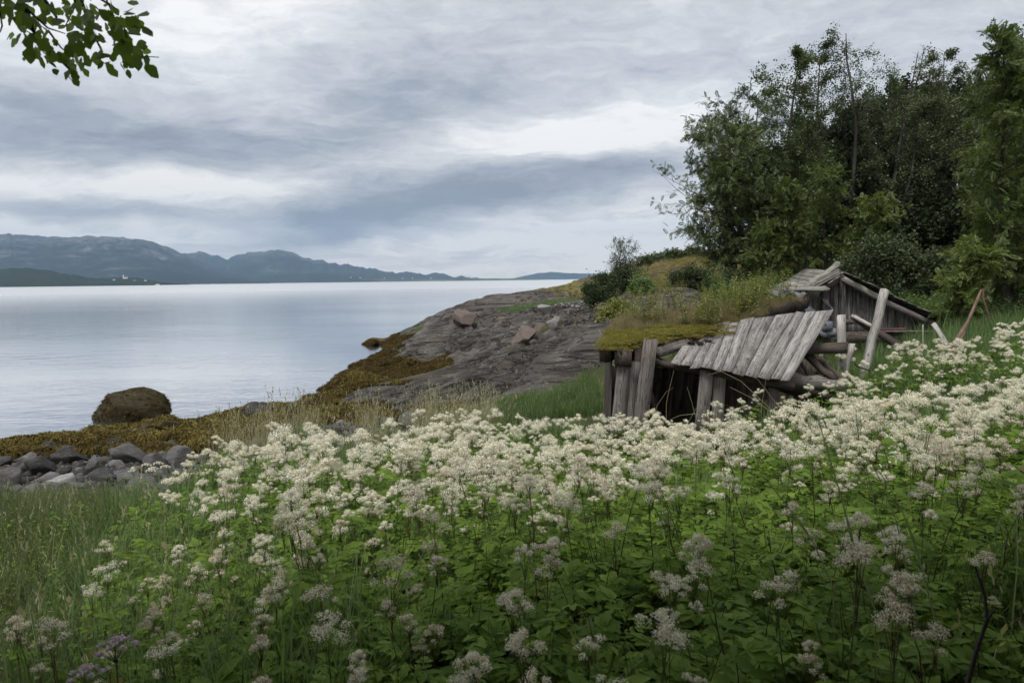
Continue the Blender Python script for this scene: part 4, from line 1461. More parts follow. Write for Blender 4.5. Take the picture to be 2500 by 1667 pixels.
def flower_head(seed, R_=0.07, k=260, size=0.0055, buds=0.12, tall=1.15):
    """a lumpy cream panicle: a handful of unequal sprays of tiny florets on thin stalks"""
    r = rs(seed)
    lines, cs = [], []
    ns = r.randint(6, 10)
    for i in range(ns):
        a = i * 2.4 + r.uniform(-.4, .4)
        q = (i / ns) ** 0.6
        tip = np.array([math.cos(a) * R_ * q, math.sin(a) * R_ * q, R_ * (0.9 - 0.75 * q * r.uniform(0.2, 1.3)) + r.uniform(0, .45) * R_])
        base = np.array([0, 0, -R_ * r.uniform(0.4, 1.2)])
        lines.append((np.array([base, base * 0.4 + tip * 0.35, tip]), [0.0014, 0.0012, 0.0008], 3))
        cs.append((tip, R_ * r.uniform(0.26, 0.48)))
    V, Q = tubes(lines)
    MI = np.zeros(len(Q), int)
    V[:, 2] *= tall
    cs = [(c[0] * np.array([1, 1, tall]), c[1]) for c in cs]
    wts = np.array([c[1] ** 2 for c in cs])
    pick = r.choice(ns, k, p=wts / wts.sum())
    ctr = np.array([c[0] for c in cs])[pick]
    rad = np.array([c[1] for c in cs])[pick]
    dd = unit(r.normal(size=(k, 3)) + np.array([0, 0, 0.35]))
    pos = ctr + dd * (rad * r.uniform(0.35, 1.08, k))[:, None] * np.array([1, 1, 0.72])
    tv = np.array([(-1, 0, 0), (0, -0.8, 0.25), (1, 0, 0), (0, 0.8, 0.25)], float)
    fv, fq = stamp(tv, np.array([[0, 1, 2, 3]]), pos, frames(unit(np.cross(dd, r.normal(size=(k, 3)))), dd + r.normal(size=(k, 3)) * 0.5), size * r.uniform(0.6, 1.3, k))
    mi2 = np.where(r.rand(k) < buds, 2, 1)
    return np.concatenate([V, fv]), np.concatenate([Q, fq + len(V)]), np.concatenate([MI, mi2])


def plant_parts(seed, h=1.0, leaves=8, heads=1, fs=0.0055, fk=260, Rf=0.07):
    """stem line, leaf placements and head placements of one meadowsweet"""
    r = rs(seed)
    n_ = 7
    lean = r.uniform(-.17, .17, 2)
    st = np.array([[lean[0] * f_ ** 1.6 + r.normal() * 0.006, lean[1] * f_ ** 1.6 + r.normal() * 0.006, h * f_] for f_ in np.linspace(0, 1, n_)])
    lv = []
    for i in range(leaves):
        f_ = 0.22 + 0.72 * (i + r.uniform(-.2, .2)) / leaves
        p = np.array([np.interp(f_ * h, st[:, 2], st[:, k]) for k in range(3)])
        a = i * 2.35 + r.uniform(-.5, .5)
        el_ = r.uniform(0.0, 0.75)
        d = np.array([math.cos(a) * math.cos(el_), math.sin(a) * math.cos(el_), math.sin(el_)])
        up = np.array([-math.cos(a) * math.sin(el_), -math.sin(a) * math.sin(el_), math.cos(el_)]) + r.normal(size=3) * 0.12
        lv.append((p, d, up, (1.25 - 0.60 * f_) * r.uniform(0.62, 1.5)))
    hd = []
    for i in range(heads):
        if i == 0:
            hd.append((st[-1], 1.0))
        else:
            a = r.uniform(0, 6.28)
            hd.append((st[-2] + np.array([math.cos(a) * 0.09, math.sin(a) * 0.09, r.uniform(0.0, 0.10)]), r.uniform(0.5, 0.85)))
    lines = [(st, np.linspace(0.0042, 0.002, n_), 4)]
    for p, k in hd[1:]:
        lines.append((np.array([st[-3], (st[-3] + p) / 2 + np.array([0, 0, -0.01]), p - np.array([0, 0, 0.04])]), [0.002, 0.0018, 0.0015], 3))
    return lines, lv, hd


LEAFV = [sweet_leaf(60 + i) for i in range(6)]
LEAFME = [qmesh('leaf', v, q, M['meadow_leaf']) for v, q in LEAFV]
# head shapes: fine for the plants close by, coarser further off, and browned, budding ones
HEADF = [flower_head(300 + i, 0.055 + 0.012 * (i % 3), 800, 0.0036, 0.32 if i % 2 else 0.12, 1.0 + 0.12 * i) for i in range(6)]
HEADC = [flower_head(330 + i, 0.080 + 0.02 * (i % 4), 800, 0.0060, 0.07, 1.15) for i in range(8)]
HEADB = [flower_head(345 + i, 0.085, 500, 0.0060, 0.55, 1.2) for i in range(3)]
HMATS = [M['stem'], M['flower'], M['flower_bud']]
HMATB = [M['stem_red'], M['flower'], M['flower_brown']]
HEADFME = [qmesh('flower_head', *x[:2], HMATB if i % 2 else HMATS, x[2]) for i, x in enumerate(HEADF)]
HEADCME = [qmesh('flower_head', *x[:2], HMATS, x[2]) for x in HEADC]
BUDS = [flower_head(360 + i, 0.06, 220, 0.006, 0.95) for i in range(3)]


def joined_plant(seed, h, leaves, heads, headset, mats_h):
    """the same plant as one mesh, for the far part of the meadow"""
    lines, lv, hd = plant_parts(seed, h, leaves, heads)
    V, Q = tubes(lines)
    Vs, Qs, Ms, off = [V], [Q], [np.zeros(len(Q), int)], len(V)
    r = rs(seed + 5)
    for p, d, up, s_ in lv:
        v, q = LEAFV[r.randint(6)]
        v2, q2 = stamp(v, q, p[None], frames(d[None], up[None]), np.array([s_]))
        Vs.append(v2)
        Qs.append(q2 + off)
        Ms.append(np.full(len(q2), 3))
        off += len(v2)
    for p, s_ in hd:
        v, q, mi = headset[r.randint(len(headset))]
        Vs.append(v * s_ + p)
        Qs.append(q + off)
        Ms.append(mi)
        off += len(v)
    return qmesh('meadowsweet', np.concatenate(Vs), np.concatenate(Qs), [*mats_h, M['meadow_leaf']], np.concatenate(Ms))


SW_FLOWER = [source('meadowsweet', joined_plant(400 + i, 1.0, 8, 1 + i % 3, HEADC, HMATS)) for i in range(6)]
SW_BUD = [source('meadowsweet', joined_plant(420, 1.0, 8, 2, BUDS, HMATS)), source('meadowsweet', joined_plant(421, 1.0, 8, 2, HEADB, HMATB))]
SW_LEAF = [source('meadowsweet', joined_plant(430 + i, 0.85, 11, 0, HEADC, HMATS)) for i in range(4)]

# where the meadow grows
mr = rs(2024)


def shed_free(x_, y_):
    inside = (x_ > 1.55) & (x_ < 6.6) & (y_ > 12.55) & (y_ < 17.4)
    inside2 = (x_ > 5.6) & (x_ < 12.6) & (y_ > 19.0)
    inside3 = (x_ > 2.0) & (y_ > 15.0 + np.maximum(x_ - 6.6, 0) * 0.8)
    return ~(inside | inside2 | inside3)


N = 11000
mx = mr.uniform(-9, 20.3, N)
my = mr.uniform(1.0, 17.5, N)
lft = -0.45 - 0.535 * my + (fbm(mx * 0.5, my * 0.5, 130, 3) - 0.5) * 2.4
far = 12.6 + np.clip(mx * 0.25, -2.2, 5) + (fbm(mx * 0.6, my * 0.3, 131, 3) - 0.5) * 3.0
far = np.where(mx < 0, 12.3 + mx * 0.30 + (fbm(mx * 0.6, my * 0.3, 131, 3) - 0.5) * 2.0, far)
far = np.where((mx > -1.6) & (mx < 1.5), np.maximum(far, 13.2 + 1.6 * vnoise(mx * 1.3, my * 1.3, 137)), far)
dens = sstep(0.0, 0.7, mx - lft) * sstep(0.0, 1.0, far - my) * 0.9 * np.where((my > 12.6) & (mx < 1.6), 0.85, 1.0)
dens *= 0.35 + 0.95 * sstep(0.3, 0.62, fbm(mx * 0.9, my * 0.9, 132, 3))
dens *= 1 - 0.42 * sstep(5, 9, my)
ok = (mr.rand(N) < dens) & shed_free(mx, my) & (np.abs(mx) < my * 0.86 + np.where(mx > 0, 4.5, 1.0)) & (np.hypot(mx, my) > 1.25)
mx, my = mx[ok], my[ok]
mz = gz(mx, my) - 0.03
fl = fbm(mx * 0.55, my * 0.55, 133, 3)
pflow = 0.18 + 0.82 * sstep(1.5, 4.0, my + (fl - 0.5) * 4.0 - mx * 0.12)
rnd = mr.rand(len(mx))
pflow *= 0.55 + 0.5 * sstep(0.35, 0.6, fbm(mx * 1.1, my * 1.1, 136, 3))
kind = np.where(rnd < pflow * 0.66, 0, np.where(rnd < pflow * 0.76, 1, 2))
hgt = (0.90 + (fbm(mx * 0.7, my * 0.7, 134, 3) - 0.5) * 0.35 + mr.uniform(-.20, .20, len(mx)) + np.where(kind == 0, 0.05, -0.04)) * np.where(mx < lft[ok] + 1.2, 0.8, 1.0)
hgt *= 0.86 + 0.14 * sstep(1.5, 5, my)
order = np.argsort(my)
mx, my, mz, kind, hgt = mx[order], my[order], mz[order], kind[order], hgt[order]
ppx, ppy, pz = project(np.stack([mx, my, mz + hgt], -1))
inview = (ppx > -60) & (ppx < PW + 60) & (ppy < PH + 420)
idx = np.where(inview)[0][:300]
rest = np.setdiff1d(np.arange(len(mx)), idx)

# prototypes of the nearest plants: stem, leaves, heads as parts
PROTO = []
for i in range(8):
    heads = (0, 0, 0, 1, 1, 2, 3, 2)[i]
    lines, lv, hd = plant_parts(500 + i, 1.0 if heads else 0.88, 9, heads)
    V, Q = tubes(lines)
    PROTO.append((qmesh('stem', V, Q, M['stem_red'] if i % 3 == 0 else M['stem']), lv, hd))


def near_plant(x_, y_, z_, s_, pi, yaw, label, group, headset=None):
    e = empty('meadowsweet', (x_, y_, z_), label, 'plant', group)
    e.rotation_euler = (0, 0, yaw)
    e.scale = (s_, s_, s_)
    sm, lv, hd = PROTO[pi]
    obj('stem', sm, e)
    for j, (p, d, up, k) in enumerate(lv):
        o = obj('leaf', LEAFME[(j + pi) % 6], e)
        fr = frames(d[None], up[None])[0] * k
        o.matrix_basis = Matrix([[*fr[a], p[a]] for a in range(3)] + [[0, 0, 0, 1]])
    for j, (p, k) in enumerate(hd):
        o = obj('flower_head', (headset or HEADFME)[(j * 2 + pi + int(x_ * 7)) % 6], e)
        o.location = Vector(p)
        o.scale = (k, k, k)
        o.rotation_euler = (0, 0, j * 1.7)
    return e


# the plants whose heads stand out close to the camera (photo display pixels of the head, distance)
named = [
    (1290, 1425, 2.05, 'creamy flower head low beside a dark gap among leaves'),
    (1940, 1375, 2.0, 'pair of pale heads in deep shade below the long grass stalks'),
    (1860, 1440, 1.9, 'pale head in deep shade just below and beside a larger one'),
    (2230, 1400, 1.9, 'broad pale head behind the bare dark twig'),
    (1530, 1440, 2.1, 'loose two-tier head above the darkest leaves'),
    (1330, 1515, 1.75, 'browning head lowest in the middle of the shade'),
    (2050, 1520, 1.8, 'thin browning head on a short stalk near the frame edge'),
    (790, 1530, 1.9, 'small pale head at the bottom between dark leaves'),
    (1020, 1370, 2.3, 'tall browning head next to two very broad leaves'),
    (1545, 1225, 3.4, 'full cream head standing free above bright leaves'),
    (1950, 1130, 3.6, 'broad fluffy white head crossed by a nodding grass stalk'),
    (2130, 1185, 3.1, 'pinkish-white head spreading beside pale grass stalks'),
    (525, 1310, 3.4, 'compact round white head among dark leaves at the grass side'),
    (680, 1265, 3.6, 'tall stacked white heads crowded into one column'),
    (385, 1300, 3.7, 'three-tier white heads at the edge of the grass'),
    (1115, 1085, 4.0, 'tall arching browned head rising over the white mass'),
    (1200, 1320, 2.7, 'neat small white umbel-like head on a bare stalk'),
    (1640, 1545, 1.6, 'blurred pale head touching the lower frame edge'),
    (455, 1415, 2.7, 'small ragged white head in the dark lower grass'),
    (1025, 1275, 2.9, 'beige head leaning over a dark leaf'),
]
for i, (px, py, D, lab) in enumerate(named):
    tp = Pd(px, py, D)
    g_ = ground(tp[0], D)
    s_ = max(0.5, tp[2] - g_)
    near_plant(tp[0], D, g_, s_, (3, 4, 5, 6, 7)[i % 5], i * 1.3, 'meadowsweet with a ' + lab, 'meadowsweet plants in the meadow')
glab = {0: 'white-flowering meadowsweet crowded among its like in the meadow', 1: 'meadowsweet with greenish buds crowded among its like in the meadow',
        2: 'leafy meadowsweet without flowers crowded among its like in the meadow'}
for i in idx[:300 - len(named)]:
    pi = mr.choice([3, 4, 5, 6, 7]) if kind[i] == 0 else (3 if kind[i] == 1 else mr.choice([0, 1, 2]))
    near_plant(mx[i], my[i], mz[i], hgt[i], int(pi), mr.uniform(0, 6.28), glab[0 if pi > 2 else 2], 'meadowsweet plants in the meadow')

src = SW_FLOWER + SW_BUD + SW_LEAF
rk = rs(88)
pick = np.where(kind[rest] == 0, rk.randint(0, 6, len(rest)), np.where(kind[rest] == 1, rk.randint(6, 8, len(rest)), rk.randint(8, 12, len(rest))))
scatter('meadowsweet_patch', np.stack([mx[rest], my[rest], mz[rest]], -1), rk.uniform(0, 6.28, len(rest)), hgt[rest], src,
        'mass of cream-flowering meadowsweet filling the meadow around the sheds', rk.normal(size=(len(rest), 2)) * 0.09, pick)
gr = rs(4141)
ga, gb = gr.uniform(-5, 14, 5200), gr.uniform(2.2, 15, 5200)
gk = (ga > -1.0 - 0.47 * gb) & (np.abs(ga) < gb * 0.82 + 0.8) & shed_free(ga, gb) & (fbm(ga * .8, gb * .8, 150, 3) > 0.44 + 0.16 * sstep(-0.40, -0.05, ga / gb))
ga, gb = ga[gk], gb[gk]
scatter('grass', np.stack([ga, gb, gz(ga, gb) - .03], -1), gr.uniform(0, 6.28, len(ga)), gr.uniform(0.95, 1.5, len(ga)), G_MIX + G_BRIGHT[:2], 'long grass growing up between the meadowsweet', gr.normal(size=(len(ga), 2)) * .14)
# low leaves under the nearest plants, closing the gaps
N = 2600
ux, uy = mr.uniform(-4, 6, N), mr.uniform(0.9, 7.5, N)
okk = (ux > -0.5 - 0.5 * uy) & (np.abs(ux) < uy * 0.9 + 0.8) & (np.hypot(ux, uy) > 1.0)
ux, uy = ux[okk], uy[okk]
scatter('undergrowth', np.stack([ux, uy, gz(ux, uy) - 0.05], -1), mr.uniform(0, 6.28, len(ux)), mr.uniform(0.5, 0.86, len(ux)), SW_LEAF,
        'low leaves of the meadow beneath the flowering stems', mr.normal(size=(len(ux), 2)) * 0.12)


# ---- grass
def field(n_, x0, x1, y0, y1, test, seed):
    r = rs(seed)
    a, b = r.uniform(x0, x1, n_), r.uniform(y0, y1, n_)
    k = test(a, b, r)
    return a[k], b[k], r


def vis(a, b, pad=1.0):
    return np.abs(a) < b * 0.80 + pad


def lay(name, fld, src, s0, s1, label, onrock=False, tl=0.10, zoff=-0.02, low=None):
    a, b, r = fld
    k_ = 1.0 if low is None else low(a, b)
    zf = rz(a, b) if onrock else gz(a, b)
    return scatter(name, np.stack([a, b, zf + zoff], -1), r.uniform(0, 6.28, len(a)), r.uniform(s0, s1, len(a)) * k_, src, label, r.normal(size=(len(a), 2)) * tl)


lay('grass', field(9000, -10, 1, 1.0, 12.5, lambda a, b, r: (a < -0.35 - 0.46 * b + r.normal(size=len(a)) * 0.6) & vis(a, b) & (gz(a, b) > 0.88 + (fbm(a, b, 9, 3) - .5) * .25), 201),
    G_MIX + G_GREEN[:2] + G_BROWN[:2], 0.55, 1.05, 'thin green meadow grass at the left of the flowers', low=lambda a, b: 1 - 0.45 * sstep(7.5, 11.5, b))
lay('grass', field(6000, -6.5, 2.2, 11.5, 17.0, lambda a, b, r: (b > 11.6 + r.normal(size=len(a)) * 0.5) & (b < 16.2 - 1.6 * (a > -2.5)) & (gz(a, b) > 0.50 + (fbm(a, b, 10, 3) - .5) * .2) & (a > -7.4 + 0.18 * b), 202),
    G_BRIGHT[:2] + G_GREEN + G_MIX[:1], 0.6, 1.0, 'bright green reedy grass between the flowers and the shore')
lay('dry_grass', field(260, -7.4, -0.5, 13.4, 17.0, lambda a, b, r: (gz(a, b) > 0.46) & (gz(a, b) < 0.78 + r.uniform(0, .15, len(a))) & (a > -7.8 + 0.12 * b), 203),
    G_SEED, 0.85, 1.35, 'pale dry grass heads standing along the upper shore')
lay('grass', field(4500, 2, 15, 8.5, 19, lambda a, b, r: (a > 4.0) & shed_free(a, b) & vis(a, b), 204), G_BRIGHT, 0.8, 1.5, 'tall green grass among the flowers at the sheds')
lay('grass', field(2500, 4.5, 15, 14.0, 24, lambda a, b, r: ~((a > 5.6) & (a < 12.6) & (b > 20)) & vis(a, b) & ~((a < 6.6) & (b > 12.5) & (b < 17.4)), 205), G_GREEN, 0.7, 1.1, 'green grass beneath and behind the gabled shed')
lay('grass', field(5200, 6, 34, 2, 34, lambda a, b, r: (a > b * 0.70 + 1.5) & (a < b * 0.9 + 16), 215), G_GREEN + G_BRIGHT[:2], 0.9, 1.6, 'long green grass of the slope beside the meadow')
lay('grass', field(2200, -2, 2.2, 16, 22, lambda a, b, r: (gz(a, b) > 0.5) & (rock_mask(a, b) < 0.5), 206), G_MIX + G_BRIGHT, 0.4, 0.7, 'grass at the foot of the rocks by the shed')
# greens and dry tufts on the headland
hp = Pd(1220, 722, 38)
lay('grass', field(420, hp[0] - 2.2, hp[0] + 1.9, 36, 41, lambda a, b, r: ((a - hp[0]) / 2.0) ** 2 + ((b - 38.6) / 1.7) ** 2 < r.uniform(0.5, 1.1, len(a)), 207), G_BRIGHT, 0.7, 1.0, 'bright green grass patch in the hollow of the headland', True)
hp2 = Pd(1300, 800, 27)
lay('grass', field(500, hp2[0] - 2.5, hp2[0] + 2, 25, 31, lambda a, b, r: fbm(a * .6, b * .6, 71, 3) > 0.52, 208), G_BROWN + G_GREEN[:1], 0.5, 0.8, 'thin yellowish grass in the rock ledges', True)
lay('dry_grass', field(5200, 3.5, 22, 22, 62, lambda a, b, r: (fbm(a * .35, b * .35, 72, 4) > 0.47) & (a > 2.5 + (b - 22) * 0.13), 209), G_BROWN, 0.7, 1.3, 'brownish tufts of grass and heath on the mossy bank', True)
# moss cushions
MOSSV = []
for i in range(3):
    r = rs(700 + i)
    k = 240
    dd = unit(r.normal(size=(k, 3)) * np.array([1, 1, 0.6]) + np.array([0, 0, 0.5]))
    pos = dd * np.array([0.20, 0.20, 0.05]) * r.uniform(0.8, 1.1, (k, 1))
    tv = np.array([(-1, 0, 0), (0, -0.45, 0.1), (1, 0, 0.1), (0, 0.45, 0.1)], float)
    v, q = stamp(tv, np.array([[0, 1, 2, 3]]), pos, frames(dd + r.normal(size=(k, 3)) * .5, r.normal(size=(k, 3))), r.uniform(0.008, 0.019, k))
    v2, f2 = ICO[1]
    MOSSV.append(source('moss_cushion', qmesh('moss_cushion', v, q, M['moss'])))
a, b, r = field(5200, 5, 26, 23, 64, lambda a, b, r: (fbm(a * .3, b * .3, 73, 4) > 0.46) & (a > 4.4 + (b - 22) * 0.14), 210)
scatter('moss', np.stack([a, b, rz(a, b) + 0.02], -1), r.uniform(0, 6.28, len(a)), r.uniform(0.8, 2.0, len(a)), MOSSV, 'yellow-green moss cushions on the bank behind the shed')
# on the turf roof
tr = rs(303)
tu, tw = tr.rand(2200), tr.rand(2200) ** 1.3
tp = np.array([turf_point(a_, b_) for a_, b_ in zip(tu, tw)])
km = (tw < 0.42 - 0.30 * tu + tr.uniform(-.08, .1, len(tu))) | (tw < 0.05)
o = scatter('moss', tp[km] + np.array([0, 0, 0.0]), tr.uniform(0, 6.28, km.sum()), tr.uniform(0.45, 0.8, km.sum()), MOSSV, 'yellow-green moss along the front of the turf roof')
ke = ~km
o = scatter('dry_grass', tp[ke], tr.uniform(0, 6.28, ke.sum()), tr.uniform(0.3, 0.62, ke.sum()), G_BROWN, 'brown and straw-coloured grass growing on the turf roof', tr.normal(size=(ke.sum(), 2)) * .12)


# tall yellowish plants on the roof and the bank
def weed_plant(seed, h, m, k=16, leafL=0.09):
    r = rs(seed)
    lines, Vs, Qs, Ms = [], [], [], []
    off = 0
    for s_ in range(3):
        b = np.array([r.normal() * 0.06, r.normal() * 0.06, 0])
        tipv = b + np.array([r.normal() * 0.12, r.normal() * 0.12, h * r.uniform(0.7, 1.1)])
        pts = np.array([b, (b + tipv) / 2 + r.normal(size=3) * 0.02, tipv])
        lines.append((pts, [0.005, 0.004, 0.002], 3))
        for i in range(k):
            f_ = 0.2 + 0.8 * i / k
            p = b * (1 - f_) + tipv * f_
            a_ = i * 2.4
            d = np.array([math.cos(a_), math.sin(a_), r.uniform(-.1, .7)])
            v, q = leaflet(p, d, np.array([0, 0, 1.]) + r.normal(size=3) * .2, leafL * (1.25 - 0.6 * f_) * r.uniform(.7, 1.2), 0.8, r)
            Vs.append(np.array(v))
            Qs.append(np.array(q) + off)
            off += len(v)
    V, Q = tubes(lines)
    v = np.concatenate(Vs)
    q = np.concatenate(Qs)
    return qmesh('leafy_plant', np.concatenate([v, V]), np.concatenate([q, Q + len(v)]), [m, M['stem']], np.concatenate([np.zeros(len(q), int), np.ones(len(Q), int)]))


WP_Y = [weed_plant(800 + i, 0.8, M['yellow_leaf'], 26, 0.085) for i in range(4)]
WP_G = [weed_plant(810 + i, 0.7, M['grass_bright'], 14, 0.12) for i in range(3)]
WP_YS = [source('leafy_plant', m_) for m_ in WP_Y]
k = 0
wr = rs(404)
# each of the plants standing on the roof edge is one by itself
for i in range(70):
    u_, v_ = (wr.uniform(0.50, 0.99), wr.uniform(0.10, 0.95)) if i < 54 else (wr.uniform(0.0, 0.5), wr.uniform(0.4, 0.95))
    p = turf_point(u_, v_)
    o = obj('leafy_plant', WP_Y[i % 4])
    o.location = Vector(p - np.array([0, 0, 0.03]))
    s_ = wr.uniform(0.75, 1.2)
    o.scale = (s_, s_, s_)
    o.rotation_euler = (wr.normal() * .1, wr.normal() * .1, wr.uniform(0, 6.28))
    tag(o, 'yellow-green leafy plant growing on the turf roof of the collapsed shed', 'plant', 'yellow-green plants on the turf roof')
a, b, r = field(900, 3, 20, 19, 50, lambda a, b, r: (fbm(a * .5, b * .5, 75, 3) > 0.50) & (a > 3.4 + (b - 20) * 0.16), 211)
scatter('leafy_weeds', np.stack([a, b, rz(a, b)], -1), r.uniform(0, 6.28, len(a)), r.uniform(0.6, 1.1, len(a)), WP_YS, 'yellow-green weeds over the bank behind the turf roof')
a, b, r = field(700, 8, 19, 21, 32, lambda a, b, r: ~((a < 12.6) & (b < 24.5)) & vis(a, b), 212)
scatter('leafy_weeds', np.stack([a, b, rz(a, b)], -1), r.uniform(0, 6.28, len(a)), r.uniform(0.8, 1.6, len(a)), [source('leafy_plant', m_) for m_ in WP_G], 'fresh green undergrowth at the edge of the wood')


a, b, r = field(1500, -5.5, 0.2, 1.2, 8.5, lambda a, b, r: (a < -0.1 - 0.38 * b + r.normal(size=len(a)) * .3) & vis(a, b) & (fbm(a * .9, b * .9, 78, 3) > 0.42), 213)
WP_D = [source('leafy_plant', weed_plant(830 + i, 0.55, M['meadow_leaf'], 16, 0.075)) for i in range(3)]
scatter('leafy_weeds', np.stack([a, b, gz(a, b) - .03], -1), r.uniform(0, 6.28, len(a)), r.uniform(0.45, 0.95, len(a)), WP_D, 'tangled green weeds in the grass left of the flowers', r.normal(size=(len(a), 2)) * .15)

# ---- seaweed
def weed_clump(seed, m, k=75):
    r = rs(seed)
    V, Q = [], []
    for i in range(k):
        a_ = r.uniform(0, 6.28)
        d = np.array([math.cos(a_), math.sin(a_), 0])
        s_ = np.array([-d[1], d[0], 0]) * r.uniform(0.005, 0.012)
        p0 = np.array([r.normal() * .05, r.normal() * .05, r.uniform(0.02, .10)])
        L = r.uniform(0.07, 0.19)
        b_ = len(V)
        for j in range(4):
            f_ = j / 3
            p = p0 + d * L * f_ + np.array([0, 0, 0.045 * math.sin(f_ * 3.0) - 0.09 * f_ * f_ + r.normal() * .006])
            ww = s_ * (1 - 0.4 * f_) + np.array([0, 0, r.normal() * .006])
            V += [p - ww, p + ww]
        Q += [(b_ + 2 * j, b_ + 2 * j + 1, b_ + 2 * j + 3, b_ + 2 * j + 2) for j in range(3)]
    return qmesh('seaweed_clump', np.array(V), np.array(Q), m)


WEED = [source('seaweed_clump', weed_clump(850 + i, M['seaweed'])) for i in range(4)] + [source('seaweed_clump', weed_clump(860 + i, M['seaweed_dark'])) for i in range(3)]


def weed_zone(a, b, r):
    z_ = rz(a, b)
    nn = fbm(a * 0.7, b * 0.7, 140, 4)
    hi = 0.43 + (nn - 0.5) * 0.75 + 0.10 * sstep(19, 30, b)
    return (z_ > -0.02) & (z_ < hi) & (a < 3) & vis(a, b, 0.5) & (a > -17)


a, b, r = field(110000, -16, 1.5, 15, 46, weed_zone, 220)
print('weed', len(a))
wn = fbm(a * 1.3, b * 1.3, 141, 3)
tone = fbm(a * 0.5, b * 0.5, 142, 3) - 0.035 * np.maximum(b - 20, 0)
pk = np.where(tone + (wn - .5) * .6 + r.normal(size=len(a)) * .08 > 0.47, r.randint(0, 4, len(a)), r.randint(4, 7, len(a)))
zw = rz(a, b) + np.maximum(wn - 0.42, 0) * 0.5
scatter('seaweed', np.stack([a, b, np.maximum(zw, -0.03)], -1), r.uniform(0, 6.28, len(a)), r.uniform(0.55, 1.0, len(a)) * (0.7 + wn * 0.7), WEED,
        'heaps of ochre and brown bladderwrack along the water', r.normal(size=(len(a), 2)) * .15, pk)
# weed clothing the boulders
sel = BV[rs(5).choice(len(BV), 650)]
sel = sel[(sel[:, 2] > -0.05)]
r = rs(6)
bo = scatter('seaweed', sel - np.array([0, 0, 0.05]), r.uniform(0, 6.28, len(sel)), r.uniform(0.3, 0.55, len(sel)), WEED[4:], 'dark seaweed clothing the boulder in the water',
             r.normal(size=(len(sel), 2)) * .4)

# gravel in the hollow
a, b, r = field(2600, 2, 9, 32, 43, lambda a, b, r: ((a - Pd(1300, 735, 35)[0]) / 1.7) ** 2 + ((b - 35.5) / 3) ** 2 < r.uniform(0.2, 1.1, len(a)), 230)
GR = [source('pebble', rock_mesh(950 + i, M['gravel'], 1, rough=0.05)) for i in range(4)]
scatter('gravel', np.stack([a, b, rz(a, b) + 0.02], -1), r.uniform(0, 6.28, len(a)), r.uniform(0.04, 0.14, len(a)), GR, 'loose grey gravel in the hollow of the headland')
a, b, r = field(5000, -13, 0, 11.5, 19, lambda a, b, r: (gz(a, b) > 0.28) & (gz(a, b) < 0.95) & vis(a, b), 231)
GD = [source('pebble', rock_mesh(960 + i, M['stone_dark' if i < 2 else 'stone_grey'], 1, rough=0.05)) for i in range(4)]
scatter('shingle', np.stack([a, b, gz(a, b) + 0.0], -1), r.uniform(0, 6.28, len(a)), r.uniform(0.03, 0.11, len(a)), GD, 'dark shingle between the stones of the shore')


# ------------------------------------------------------------------ trees
def spine(r, p0, d, L, n_, wander, upb):
    pts = [np.array(p0, float)]
    d = unit(d)
    for i in range(n_):
        d = unit(d + r.normal(size=3) * wander + np.array([0, 0, upb]))
        pts.append(pts[-1] + d * L / n_)
    return np.array(pts), d


QUAD = np.array([(0, 0, 0), (0.45, -0.36, 0.06), (1, 0, -0.06), (0.45, 0.36, 0.06)], float), np.array([[0, 1, 2, 3]])


def pinnate(k=6, droop=0.35):
    V, Q = [], []
    for i in range(k):
        f_ = 0.15 + 0.75 * i / (k - 1)
        for s_ in (-1, 1):
            p = np.array([f_, 0, -droop * f_ * f_])
            d = unit(np.array([0.55, s_, -0.35]))
            w = np.array([d[1], -d[0], 0]) * s_ * 0.075
            L = 0.34 * (1 - 0.35 * abs(f_ - 0.45))
            b = len(V)
            V += [p, p + d * L * .5 + w, p + d * L, p + d * L * .5 - w]
            Q.append((b, b + 1, b + 2, b + 3))
    b = len(V)
    V += [(0.85, 0, -droop * .72), (1.02, -0.07, -droop), (1.25, 0, -droop * 1.3), (1.02, 0.07, -droop)]
    Q.append((b, b + 1, b + 2, b + 3))
    return np.array(V, float), np.array(Q)


